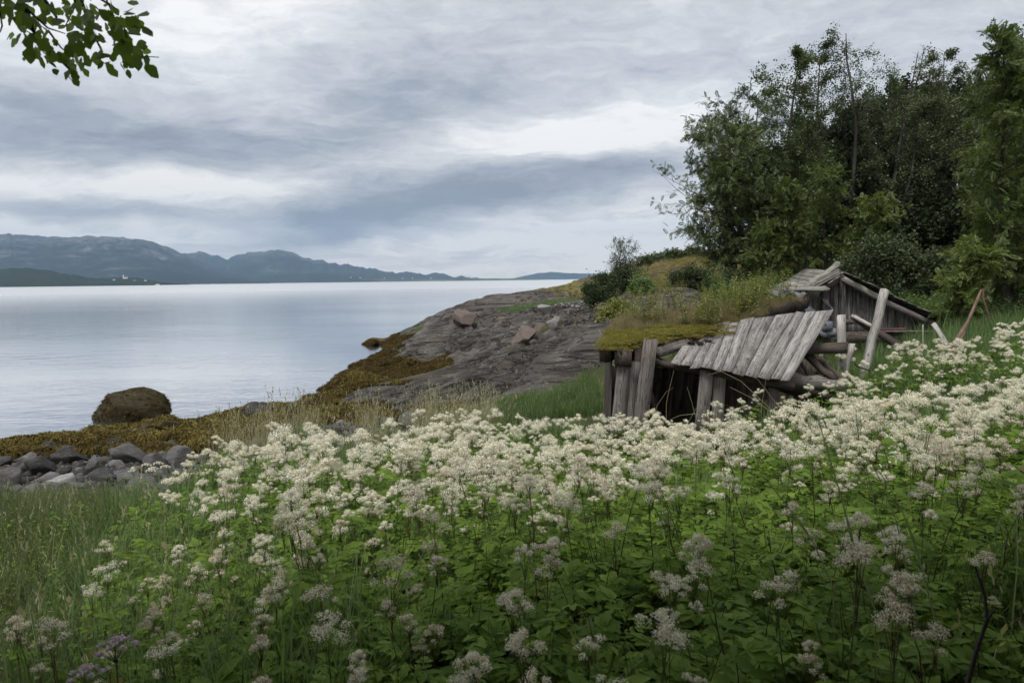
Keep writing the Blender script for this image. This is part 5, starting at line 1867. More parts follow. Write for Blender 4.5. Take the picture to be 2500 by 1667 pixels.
def tree(name, x_, y_, H, W_, lean, leafm, barkm, label, seed, group='trees of the wood at the shore', cat='tree', stems=1, leaf=0.10, per=26, dens=1.0, kind='leaf',
         start=0.25, shape='oval', rb=None, z0=None, dead=0, br=15, up=0.55):
    r = rs(seed)
    z_ = top(x_, y_) - 0.1 if z0 is None else z0
    e = empty(name, (x_, y_, z_), label, cat, group)
    mul = (2.4 if kind == 'leaf' else 1.5) if H > 3.5 else 1.4
    W_ = W_ * (1.35 if H > 6 else 1.1)
    lines, anch, adir = [], [], []
    rb = rb or 0.012 * H + 0.02
    for s_ in range(stems):
        a_ = r.uniform(0, 6.28)
        off = np.array([math.cos(a_), math.sin(a_), 0]) * (0.0 if stems == 1 else 0.25)
        h_ = H * (1 if s_ == 0 else r.uniform(0.6, 0.95))
        d0 = np.array([lean[0] / H + off[0] * .45, lean[1] / H + off[1] * .45, 1.0])
        n_ = 9
        sp, _ = spine(r, off, d0, h_, n_, 0.07, 0.05)
        sp[:, 2] *= h_ / max(sp[-1, 2], 0.1)
        rad = np.linspace(rb * (1 if s_ == 0 else .75), rb * 0.12, n_ + 1)
        lines.append((sp, rad, 6))
        for b_ in range(int(br / (1 if stems == 1 else 1.4)) + 1):
            f_ = start + (0.99 - start) * (b_ + r.uniform(0, 1)) / (br / (1 if stems == 1 else 1.4) + 1)
            f_ = min(f_, 0.99)
            p = np.array([np.interp(f_ * n_, np.arange(n_ + 1), sp[:, k]) for k in range(3)])
            g = (f_ - start) / (1 - start)
            prof = {'oval': math.sin(math.pi * (0.15 + 0.80 * g)) ** 0.8, 'top': 0.45 + 0.55 * math.sin(math.pi * min(1, 0.25 + 0.62 * g)), 'column': 0.75 - 0.45 * g, 'full': 0.62 + 0.38 * math.sin(math.pi * min(1, 0.2 + 0.7 * g))}[shape]
            L1 = W_ * prof * (1 - 0.6 * g ** 5) * r.uniform(0.55, 1.2) + 0.2
            a_ = b_ * 2.4 + r.uniform(-.6, .6)
            d = np.array([math.cos(a_), math.sin(a_), up * r.uniform(0.5, 1.7)])
            bp, bd = spine(r, p, d, L1, 5, 0.16, 0.07)
            lines.append((bp, np.linspace(max(rad[0] * (1 - f_) * .55, .012), 0.005, 6), 4))
            for t_ in range(8):
                q_ = r.uniform(0.2, 1.0)
                p2 = np.array([np.interp(q_ * 5, np.arange(6), bp[:, k]) for k in range(3)])
                d2 = unit(unit(bp[-1] - bp[0]) * .6 + r.normal(size=3) * 0.75 + np.array([0, 0, .2]))
                L2 = L1 * r.uniform(0.28, 0.55) + 0.1
                tp_, _ = spine(r, p2, d2, L2, 3, 0.25, -0.02)
                lines.append((tp_, [0.009, 0.006, 0.005, 0.003], 3))
                if r.rand() < dens:
                    m_ = max(3, int(per * mul * (0.6 + 0.8 * r.rand())))
                    fr_ = r.uniform(0.1, 1.05, m_) * 3
                    pp = np.stack([np.interp(fr_, np.arange(4), tp_[:, k]) for k in range(3)], -1)
                    anch.append(pp + r.normal(size=(m_, 3)) * ((0.06 + 0.06 * L2) if kind == 'leaf' else 0.05))
                    adir.append(np.repeat(unit(d2)[None], m_, 0))
    for _ in range(dead):
        a_ = r.uniform(2.2, 4.0)
        p = np.array([0, 0, H * r.uniform(0.35, 0.6)])
        bp, _ = spine(r, p, np.array([math.cos(a_), math.sin(a_) * .3, 0.45]), W_ * 1.5, 6, 0.12, 0.0)
        lines.append((bp, np.linspace(0.03, 0.004, 7), 4))
    V, Q = tubes(lines)
    obj('trunk', qmesh('trunk', V, Q, barkm, smooth=True), e)
    A, Dr = np.concatenate(anch), np.concatenate(adir)
    k = len(A)
    dirs = unit(Dr * 0.6 + r.normal(size=(k, 3)) * 0.8 + np.array([0, 0, -0.25]))
    nrm = r.normal(size=(k, 3)) * 0.55 + np.array([0, 0, 1.0])
    tv, tq = QUAD if kind == 'leaf' else pinnate()
    V, Q = stamp(tv, tq, A, frames(dirs, nrm), leaf * r.uniform(0.65, 1.25, k))
    obj('crown', qmesh('crown', V, Q, leafm), e)
    return e


def tr(px, D, top_py, W_, *a, lean_px=0, **k):
    """tree by the display pixel of its foot, distance, the pixel its tip reaches"""
    x_ = (px * 1.06293 - PW / 2) / F * D
    z_ = top(x_, D) - 0.1
    H = Pd(px, top_py, D)[2] - z_
    H = max(H * (0.94 if H > 5 else 1), 0.5)
    return tree(a[0], x_, D, H, W_, (lean_px * 1.06293 / F * D, 0), *a[1:], z0=z_, **k)


BL, RL, WL, DL = M['birch_leaf'], M['rowan_leaf'], M['willow_leaf'], M['dark_leaf']
BB, BW = M['bark'], M['bark_birch']
tr(1682, 33, 258, 2.15, 'rowan_tree', RL, BB, 'bushy many-stemmed outermost tree of the wood, a dead twig reaching toward the water', 11, stems=3, leaf=0.27, per=11, kind='pin', start=.10, lean_px=-24, dead=2, br=32, shape='full')
tr(1722, 34.5, 172, 1.9, 'rowan_tree', RL, BB, 'leafy tree just inside the outermost one, light showing between its stems', 12, stems=2, leaf=0.27, per=8.5, kind='pin', start=.18, br=28, shape='full')
tr(1772, 34, 118, 1.9, 'rowan_tree', RL, BB, 'dark-trunked tree standing straight above the yellow plants of the turf roof', 13, stems=2, leaf=0.11, per=34, start=.15, lean_px=12, br=24)
tr(1850, 36, 75, 1.7, 'birch_tree', BL, BW, 'tall birch with the rounded crown that tops the middle of the wood', 14, leaf=0.10, per=36, start=.12, lean_px=35, shape='top', br=24)
tr(1935, 37, 52, 1.2, 'birch_tree', BL, BW, 'slim leaning birch whose bare fork carries the highest tuft of leaves', 15, leaf=0.10, per=22, start=.35, lean_px=62, shape='top', dens=.75, br=12)
tr(1990, 38, 165, 2.0, 'birch_tree', BL, BW, 'birch behind the ridge of the gabled shed with sky gaps at its middle', 16, leaf=0.10, per=36, start=.08)
tr(2062, 36.5, 90, 1.9, 'birch_tree', BL, BW, 'birch with two narrow pointed tops beside a bare snag', 17, stems=2, leaf=0.10, per=34, start=.12, shape='top')
tr(2130, 37, 84, 1.7, 'birch_tree', BL, BW, 'birch with a single feathery tip right of the twin-topped one', 18, leaf=0.10, per=36, start=.1, lean_px=14)
tr(2190, 36, 175, 2.0, 'birch_tree', BL, BW, 'broad dark birch filling the gap before the near rowans', 19, stems=2, leaf=0.10, per=34, start=.06)
tr(2065, 37.5, 78, 0.35, 'dead_snag', BL, BW, 'bare dead stem standing up between two birch tops', 20, leaf=0.08, per=3, start=.93, dens=.2, br=3)
tr(2256, 21, 66, 1.15, 'rowan_tree', M['rowan_near'], BB, 'near rowan with drooping feathery leaves, a bare grey trunk below', 21, leaf=0.26, per=6, kind='pin', start=.2, shape='column', lean_px=22, br=30)
tr(2335, 22, 72, 1.3, 'rowan_tree', M['rowan_near'], BB, 'rowan at the frame edge with feathery leaves over dark trunks', 22, stems=2, leaf=0.26, per=6.5, kind='pin', start=.1, shape='column', br=32)
tr(2420, 23, 40, 1.6, 'rowan_tree', RL, BB, 'rowan mostly outside the frame beyond the last one', 23, stems=2, leaf=0.26, per=8, kind='pin', start=.15, shape='column', br=24)
tr(2215, 19.5, 575, 0.62, 'rowan_sapling', M['rowan_near'], BB, 'low rowan sapling with bright hanging leaves beside the forked branch', 24, group='saplings at the wood edge', leaf=0.24, per=9, kind='pin', start=.2, br=14, cat='sapling')
# lower, lighter trees before the dark wood
for i, (px, D, ty, w_, lab) in enumerate(((1900, 30, 380, 1.1, 'light green young rowan rising right behind the gable peak'), (1960, 29, 470, 1.0, 'small pale-leaved rowan over the right slope of the gable roof'),
                                          (1840, 30.5, 430, 1.0, 'young rowan left of the gable peak with yellowish upper leaves'), (1760, 30, 520, 0.8, 'shrubby young tree in front of the dark trunks'))):
    tr(px, D, ty, w_, 'rowan_sapling', M['rowan_near'], BB, lab, 31 + i, group='saplings at the wood edge', leaf=0.24, per=6, kind='pin', start=.12, br=18, cat='sapling')
for i, (px, D, ty, w_, lab) in enumerate(((2030, 27, 560, 1.3, 'grey-green willow bush behind the gable roof'), (2110, 27.5, 575, 1.3, 'willow bush over the lower end of the gable roof'), (2180, 27, 610, 1.2, 'willow bush at the foot of the near rowan'),
                                          (1985, 28, 590, 1.0, 'low willow bush next to the gable peak'), (2260, 26, 600, 1.3, 'dark willow bush between the rowan trunks'), (2350, 25, 560, 1.4, 'dark willow bush at the frame edge below the rowans'))):
    tr(px, D, ty, w_, 'willow_bush', WL, BB, lab, 41 + i, group='willow bushes at the wood edge', leaf=0.13, per=11, start=.05, stems=4, br=13, cat='bush', up=1.1)
for i, (px, D) in enumerate(((1985, 40), (2050, 42), (2110, 40), (2170, 42), (2230, 40), (2290, 38), (2350, 37), (1915, 41), (2400, 36))):
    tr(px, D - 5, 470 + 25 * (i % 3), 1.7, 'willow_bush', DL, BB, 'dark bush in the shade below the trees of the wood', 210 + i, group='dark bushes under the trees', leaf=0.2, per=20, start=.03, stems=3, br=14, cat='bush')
# the depth of the wood
k = 0
wr = rs(55)
labs = ['tall dark tree deep in the wood, seen only between the front trees']
for i in range(22):
    px = 1800 + i * 30 + wr.uniform(-14, 14)
    D = 41 + (i % 3) * 6 + wr.uniform(-2, 2)
    ty = np.interp(px, [1780, 1900, 2000, 2100, 2240, 2460], [400, 260, 215, 190, 190, 170]) + wr.uniform(-30, 50)
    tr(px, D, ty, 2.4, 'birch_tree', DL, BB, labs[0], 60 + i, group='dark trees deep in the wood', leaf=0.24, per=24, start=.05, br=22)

for i, (x_, y_, h_) in enumerate(((21, 22, 9), (25, 26, 11), (22, 30, 12), (28, 20, 10), (24, 15.5, 7.5), (31, 27, 12))):
    tree('birch_tree', x_, y_, h_, 1.9, (0, 0), M['birch_leaf'], BW, 'birch of the wood further along the slope', 180 + i, group='birches further along the slope', leaf=.15, per=20, start=.12, br=18)

# trees and shrubs of the headland
tr(1432, 41, 552, 0.85, 'birch_sapling', BL, BB, 'thin wind-worn birch sapling alone on the rocky slope', 91, group='bushes on the headland', cat='sapling', leaf=0.08, per=7, start=.2, stems=4, br=16, dens=.8, up=1.1)
for i, (px, D, ty, w_, m_, lab, lf_) in enumerate(((1405, 36, 640, 0.62, 'juniper', 'dark juniper below the thin birch sapling', .09), (1375, 34, 662, 0.6, 'juniper', 'low juniper bush at the left rim of the bank', .09),
                                                   (1440, 39, 628, 0.7, 'juniper', 'dark juniper spreading round the foot of the sapling', .09), (1470, 36, 655, 0.6, 'grass_bright', 'fresh green bush beside the juniper', .10),
                                                   (1578, 29, 630, 0.55, 'juniper', 'dark upright juniper in the middle of the mossy bank', .08), (1660, 30, 640, 0.6, 'juniper', 'small juniper in front of the first trees', .08),
                                                   (1415, 27, 705, 0.5, 'yellow_leaf', 'yellow-green bush at the left rim of the turf roof', .09), (1545, 33, 668, 0.4, 'rowan_leaf', 'tiny green bush on the pale bank', .08))):
    tr(px, D, ty, w_, 'juniper_bush' if m_ == 'juniper' else 'bush', M[m_], BB, lab, 101 + i, group='bushes on the headland', cat='bush', leaf=lf_, per=20, start=.04, stems=3, br=13, up=.9)
for i, (px, D, ty) in enumerate(((1545, 61, 613), (1575, 61, 611), (1600, 60, 611), (1520, 61, 616), (1490, 60, 620))):
    tr(px, D, ty, 0.65, 'juniper_bush', M['rowan_leaf'], BB, 'low green bush in the dip near the crest of the headland', 121 + i, group='low bushes near the crest', cat='bush', leaf=.14, per=18, start=.03, stems=3, br=11, up=.5)

# ------------------------------------------------------------------ far shore
def house(px, py, D, w, d, h, rh, wm, rm_, label, tower=0, name='house', cat='house', yaw=0.3):
    c_ = Pd(px, py, D)
    e = empty(name, (c_[0], D, max(c_[2] - 1, 0)), label, cat, 'buildings on the far shore')
    e.rotation_euler = (0, 0, yaw)
    V = [(-w / 2, -d / 2, 0), (w / 2, -d / 2, 0), (w / 2, d / 2, 0), (-w / 2, d / 2, 0), (-w / 2, -d / 2, h), (w / 2, -d / 2, h), (w / 2, d / 2, h), (-w / 2, d / 2, h), (-w / 2, 0, h + rh), (w / 2, 0, h + rh)]
    me = bpy.data.meshes.new('wall')
    me.from_pydata(V, [], [(0, 1, 5, 4), (2, 3, 7, 6), (3, 0, 4, 8, 7), (1, 2, 6, 9, 5)])
    me.materials.append(wm)
    obj('wall', me, e)
    k = 0.4
    me = bpy.data.meshes.new('roof')
    Vr = [(-w / 2 - k, -d / 2 - k, h - .2), (w / 2 + k, -d / 2 - k, h - .2), (w / 2 + k, 0, h + rh + .25), (-w / 2 - k, 0, h + rh + .25), (w / 2 + k, d / 2 + k, h - .2), (-w / 2 - k, d / 2 + k, h - .2)]
    me.from_pydata(Vr, [], [(0, 1, 2, 3), (3, 2, 4, 5)])
    me.materials.append(rm_)
    obj('roof', me, e)
    if tower:
        t_ = 3.4
        V = [(sx * t_ / 2 - w / 2 - 1.4, sy * t_ / 2, z_) for z_ in (0, tower * .6) for sx, sy in ((-1, -1), (1, -1), (1, 1), (-1, 1))] + [(-w / 2 - 1.4, 0, tower)]
        me = bpy.data.meshes.new('tower')
        me.from_pydata(V, [], [(0, 1, 5, 4), (1, 2, 6, 5), (2, 3, 7, 6), (3, 0, 4, 7), (4, 5, 8), (5, 6, 8), (6, 7, 8), (7, 4, 8)])
        me.materials.append(wm)
        obj('tower', me, e)
    return e


WP, RF, RP = M['white_paint'], M['roof_far'], M['red_paint']
house(289, 639.5, 2530, 12.5, 7, 5.5, 5, WP, RF, 'small white church with a pointed tower on the wooded far shore', 16, 'church', 'church')
house(262, 643.5, 2470, 7.5, 5, 3.5, 2.2, WP, RF, 'white house left of the far church')
house(310, 645.5, 2470, 7.5, 5, 3.5, 2.2, WP, RF, 'white house right of and below the far church')
house(334, 645, 2470, 7.5, 5, 3.5, 2.2, WP, RF, 'smallest white house toward the tip of the far point')
for i, (px, py, c_) in enumerate(((806, 637.5, WP), (828, 638.5, WP), (850, 637.5, RP), (883, 639.8, WP), (905, 640, RP), (925, 640, WP), (948, 639.6, WP), (968, 640, RP), (990, 639.5, WP))):
    house(px, py, 5720, 14, 9, 5, 4, c_, RF, ('white' if c_ is WP else 'red') + ' farmhouse on the low farmland across the water', yaw=i * .7)
# the ferry
fp = Pd(362, 650, 2250)
fe = empty('ferry', (fp[0], 2250, 0), 'white ferry on the water off the far church', 'boat')
fe.scale = (0.52, 0.52, 0.52)
for nm, (x0, x1, y0, y1, z0, z1), mm in (('hull', (-17, 17, -4, 4, -.5, 3.5), WP), ('deckhouse', (-11, 7, -3, 3, 3.5, 7), WP), ('bridge', (2, 6, -2.5, 2.5, 7, 9.5), WP), ('funnel', (-6, -4, -1, 1, 7, 10), RP)):
    tpx = 4.5 if nm == 'hull' else 0
    me = bpy.data.meshes.new(nm)
    me.from_pydata([(x0, y0, z0), (x1 - tpx, y0, z0), (x1 - tpx, y1, z0), (x0, y1, z0), (x0, y0, z1), (x1, y0 * (.2 if tpx else 1), z1), (x1, y1 * (.2 if tpx else 1), z1), (x0, y1, z1)], [],
                   [(0, 3, 2, 1), (4, 5, 6, 7), (0, 1, 5, 4), (1, 2, 6, 5), (2, 3, 7, 6), (3, 0, 4, 7)])
    me.materials.append(mm)
    obj(nm, me, fe)

# ------------------------------------------------------------------ close things
# the tree over the photographer, its branch hanging into the frame
ov = empty('overhanging_tree', (-3.4, -1.9, ground(-3.4, -1.9) - 0.1), 'leafy tree standing over the viewpoint, one branch hanging into the upper corner of the sky', 'tree')
base = np.array(ov.location)
r = rs(4242)
lines = []
fork = np.array([-3.0, -1.6, 6.4])
lines.append((np.array([base, base * .5 + fork * .5 + np.array([.1, 0, 0]), fork]) - base, [0.24, 0.19, 0.15], 8))
limbs = []
for tx, ty, tz in ((-1.9, 1.3, 6.3), (0.8, -1.0, 7.6), (3.4, -1.2, 7.8), (-4.8, 0.6, 8.0), (0.6, 0.9, 8.0), (2.6, 0.6, 8.2), (-1.5, -2.5, 8.5), (4.6, 0.2, 7.4), (1.5, -3.2, 7.0)):
    q = np.array([tx, ty, tz])
    mid_ = (fork + q) / 2 + np.array([0, 0, 0.35])
    limbs.append(np.array([fork, mid_, q]))
    lines.append((limbs[-1] - base, [0.10, 0.07, 0.03], 5))
V, Q = tubes(lines)
obj('trunk', qmesh('trunk', V, Q, M['bark'], smooth=True), ov)
k = 100000  # unseen crown, packed dense and low to darken the near meadow
th = unit(r.normal(size=(k, 3)))
pos = np.array([0.6, -1.45, 6.3]) + th * np.array([6.6, 3.4, 1.9]) * (r.rand(k) ** 0.45)[:, None]
pos = pos[(pos[:, 2] > 4.75)]
qx, qy, qz = project(pos)
pos = pos[~((qz > 0.05) & (qy > -140))]                # the crown stays above the view: it begins higher than the frame
k = len(pos)
V, Q = stamp(*QUAD, pos - base, frames(r.normal(size=(k, 3)), r.normal(size=(k, 3)) * .5 + np.array([0, 0, 1.])), r.uniform(0.11, 0.20, k))
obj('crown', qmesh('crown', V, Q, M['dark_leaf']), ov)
# the hanging branch: twigs traced at 2.3 m, every leaf a part
twigs = [[(-60, -260), (20, -120), (75, -40), (130, 40)], [(130, 40), (120, 60)], [(-40, -120), (60, 20), (75, 70), (110, 110), (150, 150), (172, 172)], [(60, 20), (110, 65), (150, 78)],
         [(110, 70), (140, 110), (165, 130)], [(120, -140), (175, -30), (200, 40), (215, 80), (235, 120)], [(200, -20), (250, 10), (262, 40), (285, 65), (292, 90), (310, 120), (320, 130), (365, 132)],
         [(292, 100), (288, 140), (295, 150)], [(240, -60), (246, 5), (256, 12)], [(255, 12), (275, 28)], [(-40, -60), (0, 30), (5, 60), (0, 75)], [(285, 62), (310, 60), (320, 66)], [(75, 70), (90, 100), (100, 120)], [(180, -80), (170, 20), (150, 60)], [(-20, -150), (40, -60), (110, 10)]]
lines = []
DBR = 2.3
for i, tw in enumerate(twigs):
    pts = np.array([Pd(a_, b_, DBR + 0.25 * math.sin(i * 1.7) + 0.02 * j) for j, (a_, b_) in enumerate(tw)])
    r0 = 0.014 if i == 0 else (0.009 if i in (2, 5, 14) else 0.0042)
    lines.append((pts - base, np.linspace(r0, r0 * .35, len(pts)), 4))
lines.append((np.array([limbs[0][2], Pd(-60, -260, DBR)]) - base, [0.03, 0.015], 5))
lines.append((np.array([limbs[0][1], Pd(120, -140, DBR)]) - base, [0.03, 0.009], 5))
V, Q = tubes(lines)
branch = obj('branch', qmesh('branch', V, Q, M['bark'], smooth=True), ov)


def oval_leaf(seed):
    r_ = rs(seed)
    f_ = np.array([0, .12, .3, .5, .7, .88, 1.0])
    w_ = np.array([.03, .2, .33, .36, .3, .16, 0.0]) * r_.uniform(.85, 1.2)
    V, Q = [], []
    for i in range(7):
        c_ = np.array([f_[i], 0, -0.12 * f_[i] ** 2 + r_.normal() * .01])
        a_, b_ = w_[i] * r_.uniform(.62, 1.18), w_[i] * r_.uniform(.62, 1.18)
        V += [c_ + np.array([0, -a_, .09 * a_]), c_, c_ + np.array([0, b_, .09 * b_])]
    for i in range(6):
        q = i * 3
        Q += [(q, q + 1, q + 4, q + 3), (q + 1, q + 2, q + 5, q + 4)]
    return qmesh('leaf', np.array(V), np.array(Q), M['hang_leaf'])


M['hang_leaf'] = leaf_mat('hang_leaf', (0.065, 0.105, 0.034), (0.11, 0.165, 0.045), (0.15, 0.21, 0.06), transl=0.5)
OV = [oval_leaf(i) for i in range(6)]
lr = rs(91)
cl = [(20, 10, 9), (50, 30, 10), (35, 50, 7), (90, 10, 10), (100, 45, 8), (60, 75, 8), (75, 95, 7), (95, 125, 8), (120, 135, 6), (110, 95, 7), (140, 100, 6), (160, 20, 12), (180, 50, 12),
      (205, 30, 14), (190, 80, 9), (210, 65, 10), (170, 95, 6), (240, 25, 9), (255, 45, 8), (225, 110, 6), (170, 130, 7), (160, 165, 6), (178, 150, 6), (280, 40, 4), (270, 75, 8), (300, 55, 6), (315, 65, 4), (295, 95, 9), (310, 110, 8), (285, 125, 7),
      (305, 140, 4), (265, 95, 5), (335, 128, 3), (285, 155, 3), (235, 145, 3), (220, -30, 14), (150, -40, 12), (60, -40, 12), (0, -20, 12), (-30, 30, 8), (10, 25, 8)]
for (px, py, n_) in cl:
    for j in range(n_):
        p = Pd(px + lr.normal() * 14, py - 6 + lr.normal() * 12, DBR + lr.normal() * 0.16)
        d = np.array([lr.normal() * .6 + .2, lr.normal() * .6, -0.75 + lr.normal() * .45])
        o = obj('leaf', OV[lr.randint(6)], branch)
        fr = frames(d[None], (lr.normal(size=3) * .6 + np.array([0, -.7, .5]))[None])[0] * lr.uniform(0.027, 0.050)
        p = p - base
        o.matrix_basis = Matrix([[*fr[a_], p[a_]] for a_ in range(3)] + [[0, 0, 0, 1]])
# unseen bushes behind the viewpoint, added to keep the foreground dim
for i, (x_, y_) in enumerate(((-5.5, -4), (-1.5, -5.2), (2.5, -4.4), (5.6, -2.6), (6.8, 0.4))):
    tree('willow_bush', x_, y_, 5.2, 1.7, (0, 0), M['dark_leaf'], BB, 'unseen willow bush added behind the viewpoint to shade the foreground', 140 + i, group='thicket behind the viewpoint', cat='bush', leaf=.15, per=22, start=.04, stems=3, br=16)

for i, (x_, y_, h_) in enumerate(((-7.5, -7.5, 8), (-3.6, -9.5, 9), (0.5, -8.6, 8.5), (4.2, -9.5, 9), (8.0, -7.0, 8))):  # unseen birches, put in for the shade they throw forward
    tree('birch_tree', x_, y_, h_, 2.2, (0, 0), M['dark_leaf'], BW, 'unseen birch added behind the viewpoint to shade the foreground', 160 + i, group='unseen shade trees behind the viewpoint', leaf=.26, per=26, start=.10, br=20)

# the long grass stalks in front
for i, (pts, D, lab) in enumerate(([[(2010, 1400), (1965, 1280), (1935, 1150), (1905, 1050), (1880, 965), (1890, 960), (1900, 985)], 2.2, 'tall nodding grass stalk with its tip bent over'],
                                   [[(2150, 1430), (2110, 1280), (2075, 1180), (2040, 1110), (2000, 1060)], 2.3, 'pale grass stalk leaning to the flower at its tip'],
                                   [[(2105, 1420), (2080, 1300), (2060, 1200), (2030, 1120), (1995, 1050)], 2.4, 'pale grass stalk close beside its leaning neighbour'],
                                   [[(1915, 1350), (1870, 1250), (1800, 1150), (1745, 1085)], 2.4, 'thin grass stalk slanting across the shade'],
                                   [[(2060, 1400), (2045, 1290), (2010, 1170), (1990, 1070)], 2.5, 'grass stalk with a bright narrow blade half way up'])):
    w3 = np.array([Pd(a_, b_, D + 0.04 * j) for j, (a_, b_) in enumerate(pts)])
    foot = np.array([w3[0][0] + 0.05, D + 0.03, ground(w3[0][0], D)])
    e = empty('grass_stalk', foot, lab, 'grass', 'long grass stalks in front')
    L = np.concatenate([foot[None], w3]) - foot
    V, Q = tubes([(L, np.linspace(0.0036, 0.0018, len(L)), 4)])
    obj('stem', qmesh('stem', V, Q, M['stalk']), e)
    a_ = L[2]
    V, Q = leaflet(a_, L[4 if len(L) > 4 else 3] - a_ + np.array([0.05, 0, 0]), np.array([0, -1, .3]), 0.15, 0.07, None)
    obj('blade', qmesh('blade', np.array(V), np.array(Q), M['grass_bright']), e)
# pale stalks before the shed
for i, (pts, D) in enumerate(([[(470, 1150), (560, 900), (640, 780), (705, 745)], 11.2], [[(640, 880), (680, 700), (708, 590)], 11.4], [[(900, 1010), (860, 860), (822, 740)], 11.3], [[(1640, 1000), (1480, 860), (1300, 690), (1120, 600), (1010, 635)], 10.8],
                              [[(1560, 960), (1420, 850), (1200, 740)], 10.9], [[(1680, 980), (1560, 820), (1430, 650)], 10.8], [[(680, 1025), (760, 990), (900, 975), (990, 1000)], 11.2], [[(830, 1060), (900, 930), (1000, 920)], 11.2], [[(340, 1000), (325, 850), (322, 715)], 11.4], [[(1480, 900), (1510, 740), (1528, 590)], 11.0])):
    w3 = np.array([C2(a_, b_, D) for a_, b_ in pts])
    foot = np.array([w3[0][0], D, ground(w3[0][0], D)])
    e = empty('grass_stalk', foot, 'pale dry grass stalk bending in front of the collapsed shed', 'grass', 'dry grass stalks before the shed')
    L = np.concatenate([foot[None], w3]) - foot
    V, Q = tubes([(L, np.linspace(0.006, 0.003, len(L)), 3)])
    obj('stem', qmesh('stem', V, Q, M['grass_straw']), e)

# the bare dark twig
tw = [Pd(2215, 1600, 1.5), Pd(2240, 1500, 1.52), Pd(2268, 1420, 1.54), Pd(2262, 1370, 1.55), Pd(2240, 1300, 1.56)]
tw = np.array([[tw[0][0] - .02, 1.5, ground(tw[0][0], 1.5)]] + [list(p) for p in tw])
V, Q = tubes([(tw, np.linspace(0.007, 0.0025, 6), 5), (np.array([tw[3], Pd(2282, 1402, 1.5), Pd(2290, 1395, 1.48)]), [0.004, 0.003, 0.002], 4)])
tag(obj('twig', qmesh('twig', V, Q, M['bark'], smooth=True)), 'bare dark twig standing in front of a pale flower head in deep shade', 'twig')
# the forked dead branch at the end of the long beam
fk = [C3(1960, 1130, 14.5), C3(2010, 950, 14.6), C3(2100, 810, 14.7), C3(2180, 680, 14.8), C3(2290, 420, 14.9), C3(2330, 320, 15.0)]
f2 = [C3(2010, 1070, 14.45), C3(2070, 930, 14.6), C3(2150, 770, 14.75)]
f3 = [C3(2352, 380, 15.0), C3(2350, 300, 15.0), C3(2365, 240, 15.0), C3(2345, 400, 15.0), C3(2400, 560, 15.0), C3(2430, 680, 15.0)]
V, Q = tubes([(np.array(fk), [0.05, 0.05, 0.045, 0.035, 0.032, 0.022], 6), (np.array(f2), [0.045, 0.04, 0.035], 6), (np.array([f3[1], f3[0], f3[3], f3[4], f3[5]]), [0.025, 0.03, 0.028, 0.018, 0.012], 5)])
tag(obj('dead_branch', qmesh('dead_branch', V, Q, M['dead_wood'], smooth=True)), 'forked brown dead branch propped up beside the end of the long beam', 'branch')
st = [C3(2010, 1500, 13.2), C3(2070, 1210, 13.2), C3(2130, 1000, 13.2), C3(2165, 870, 13.2), C3(2155, 760, 13.2)]
V, Q = tubes([(np.array(st), np.linspace(0.012, 0.006, 5), 4)])
tag(obj('withered_weed', qmesh('withered_weed', V, Q, M['bark'])), 'thin dark dead stem rising from the flowers below the forked branch', 'stem')
# rusty netting of stems near the shed's corner
for i in range(3):
    a_ = C2(1005 + i * 22, 1290, 10.6)
    tag(log('withered_weed', (a_[0], 10.6, ground(a_[0], 10.6)), C2(1000 + i * 24, 930, 10.6), 0.008, 0.004, M['rust'], None, 0.008, 5), 'dark dead stem in the little cluster before the shed boards', 'stem', 'dead stems before the shed')
# red driftwood
dl = Pd(400, 1214, 8.2)
tag(log('driftwood', Pd(255, 1214, 8.15), Pd(495, 1220, 8.3), 0.055, 0.05, M['red_wood'], None, 0.015, 8), 'weathered red timber lying in the grass left of the flowers', 'driftwood')
tag(log('driftwood', Pd(100, 1213, 8.1), Pd(180, 1216, 8.15), 0.035, 0.03, M['red_wood'], None, 0.015, 8), 'short end of red timber showing in the grass beyond the longer piece', 'driftwood')


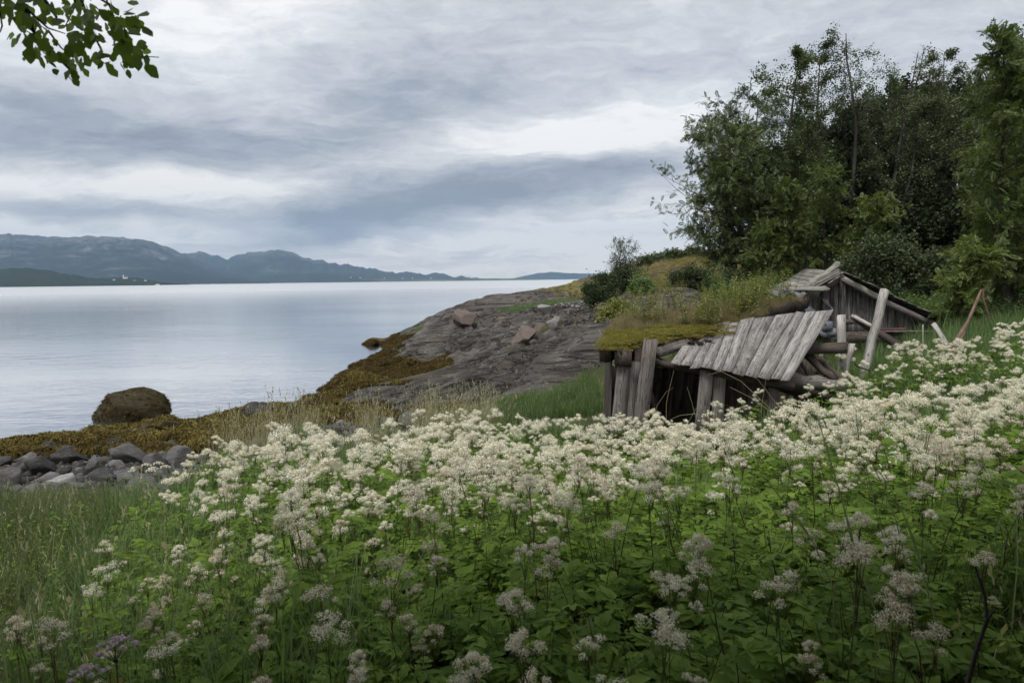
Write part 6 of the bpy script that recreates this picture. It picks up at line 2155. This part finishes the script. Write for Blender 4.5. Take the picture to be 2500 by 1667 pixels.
# pink and blue flowers
def umbel(seed, Rr, k, size, m):
    r = rs(seed)
    lines, ctr = [], []
    for i in range(9):
        a_, q = i * 2.4, (i / 9) ** .55
        tip_ = np.array([math.cos(a_) * Rr * q, math.sin(a_) * Rr * q, Rr * (.45 - .35 * q * q)])
        lines.append((np.array([[0, 0, -Rr * .8], tip_ * .5 + np.array([0, 0, -Rr * .35]), tip_]), [.0016, .0013, .001], 3))
        ctr.append(tip_)
    V, Q = tubes(lines)
    c_ = np.array(ctr)[r.randint(0, 9, k)] + unit(r.normal(size=(k, 3))) * (Rr * .24 * r.rand(k) ** .4)[:, None] * np.array([1, 1, .6])
    tv = np.array([(-1, 0, 0), (0, -.9, .2), (1, 0, 0), (0, .9, .2)], float)
    fv, fq = stamp(tv, np.array([[0, 1, 2, 3]]), c_, frames(r.normal(size=(k, 3)), r.normal(size=(k, 3)) + np.array([0, 0, .8])), size * r.uniform(.7, 1.3, k))
    return qmesh('flower_head', np.concatenate([V, fv]), np.concatenate([Q, fq + len(V)]), [M['stem'], m], np.concatenate([np.zeros(len(Q), int), np.ones(len(fq), int)]))


def small_flower(name, px, py, D, me, s_, label, cat, group=None):
    p = Pd(px, py, D)
    g_ = ground(p[0], D)
    e = empty(name, (p[0], D, g_), label, cat, group)
    h_ = max(p[2] - g_, 0.15)
    V, Q = tubes([(np.array([[0.03, 0, 0], [0.0, 0.01, h_ * .5], [0, 0, h_ - 0.03 * s_]]), [.003, .0025, .002], 4)])
    obj('stem', qmesh('stem', V, Q, M['stem']), e)
    o = obj('flower_head', me, e)
    o.location = (0, 0, h_)
    o.scale = (s_,) * 3
    return e


UP, UW, UB = umbel(1, .05, 420, .0036, M['pink_flower']), umbel(2, .07, 170, .007, M['flower']), umbel(3, .03, 60, .008, M['blue_flower'])
small_flower('pink_flower', 265, 1490, 1.75, UP, 1.0, 'domed pale pink flower head low in the dark grass corner', 'flower')
small_flower('pink_flower', 195, 1552, 1.65, UP, .8, 'second pink flower head, half cut by the frame below the domed one', 'flower')
for (px, py, D) in ((335, 1070, 12.6), (350, 1078, 12.5), (362, 1066, 12.7), (378, 1074, 12.6), (345, 1090, 12.4), (895, 965, 16.9), (915, 975, 16.6), (975, 960, 16.9), (992, 968, 16.7), (1000, 955, 17.0), (940, 982, 16.5), (960, 985, 16.4), (1020, 965, 16.4)):
    small_flower('umbel_flower', px, py, D, UW, 1.25, 'small white umbel flower growing in front of the grey shore boulders', 'flower', 'white umbels along the shore')
for (px, py, D) in ((2330, 752, 14.5), (2348, 790, 14.0), (2300, 748, 14.8)):
    small_flower('umbel_flower', px, py, D, UW, 1.7, 'white umbel flower standing taller than the meadow beneath the rowans', 'flower', 'white umbels under the rowans')
for (px, py, D) in ((8, 1195, 8.0), (40, 1200, 8.0), (48, 1205, 7.9), (68, 1178, 8.3), (52, 1222, 7.6), (20, 1208, 7.9)):
    small_flower('blue_flower', px, py, D, UB, 1.5, 'small pale blue flower in the thin grass at the frame edge', 'flower', 'pale blue flowers in the grass')

bpy.context.view_layer.update()
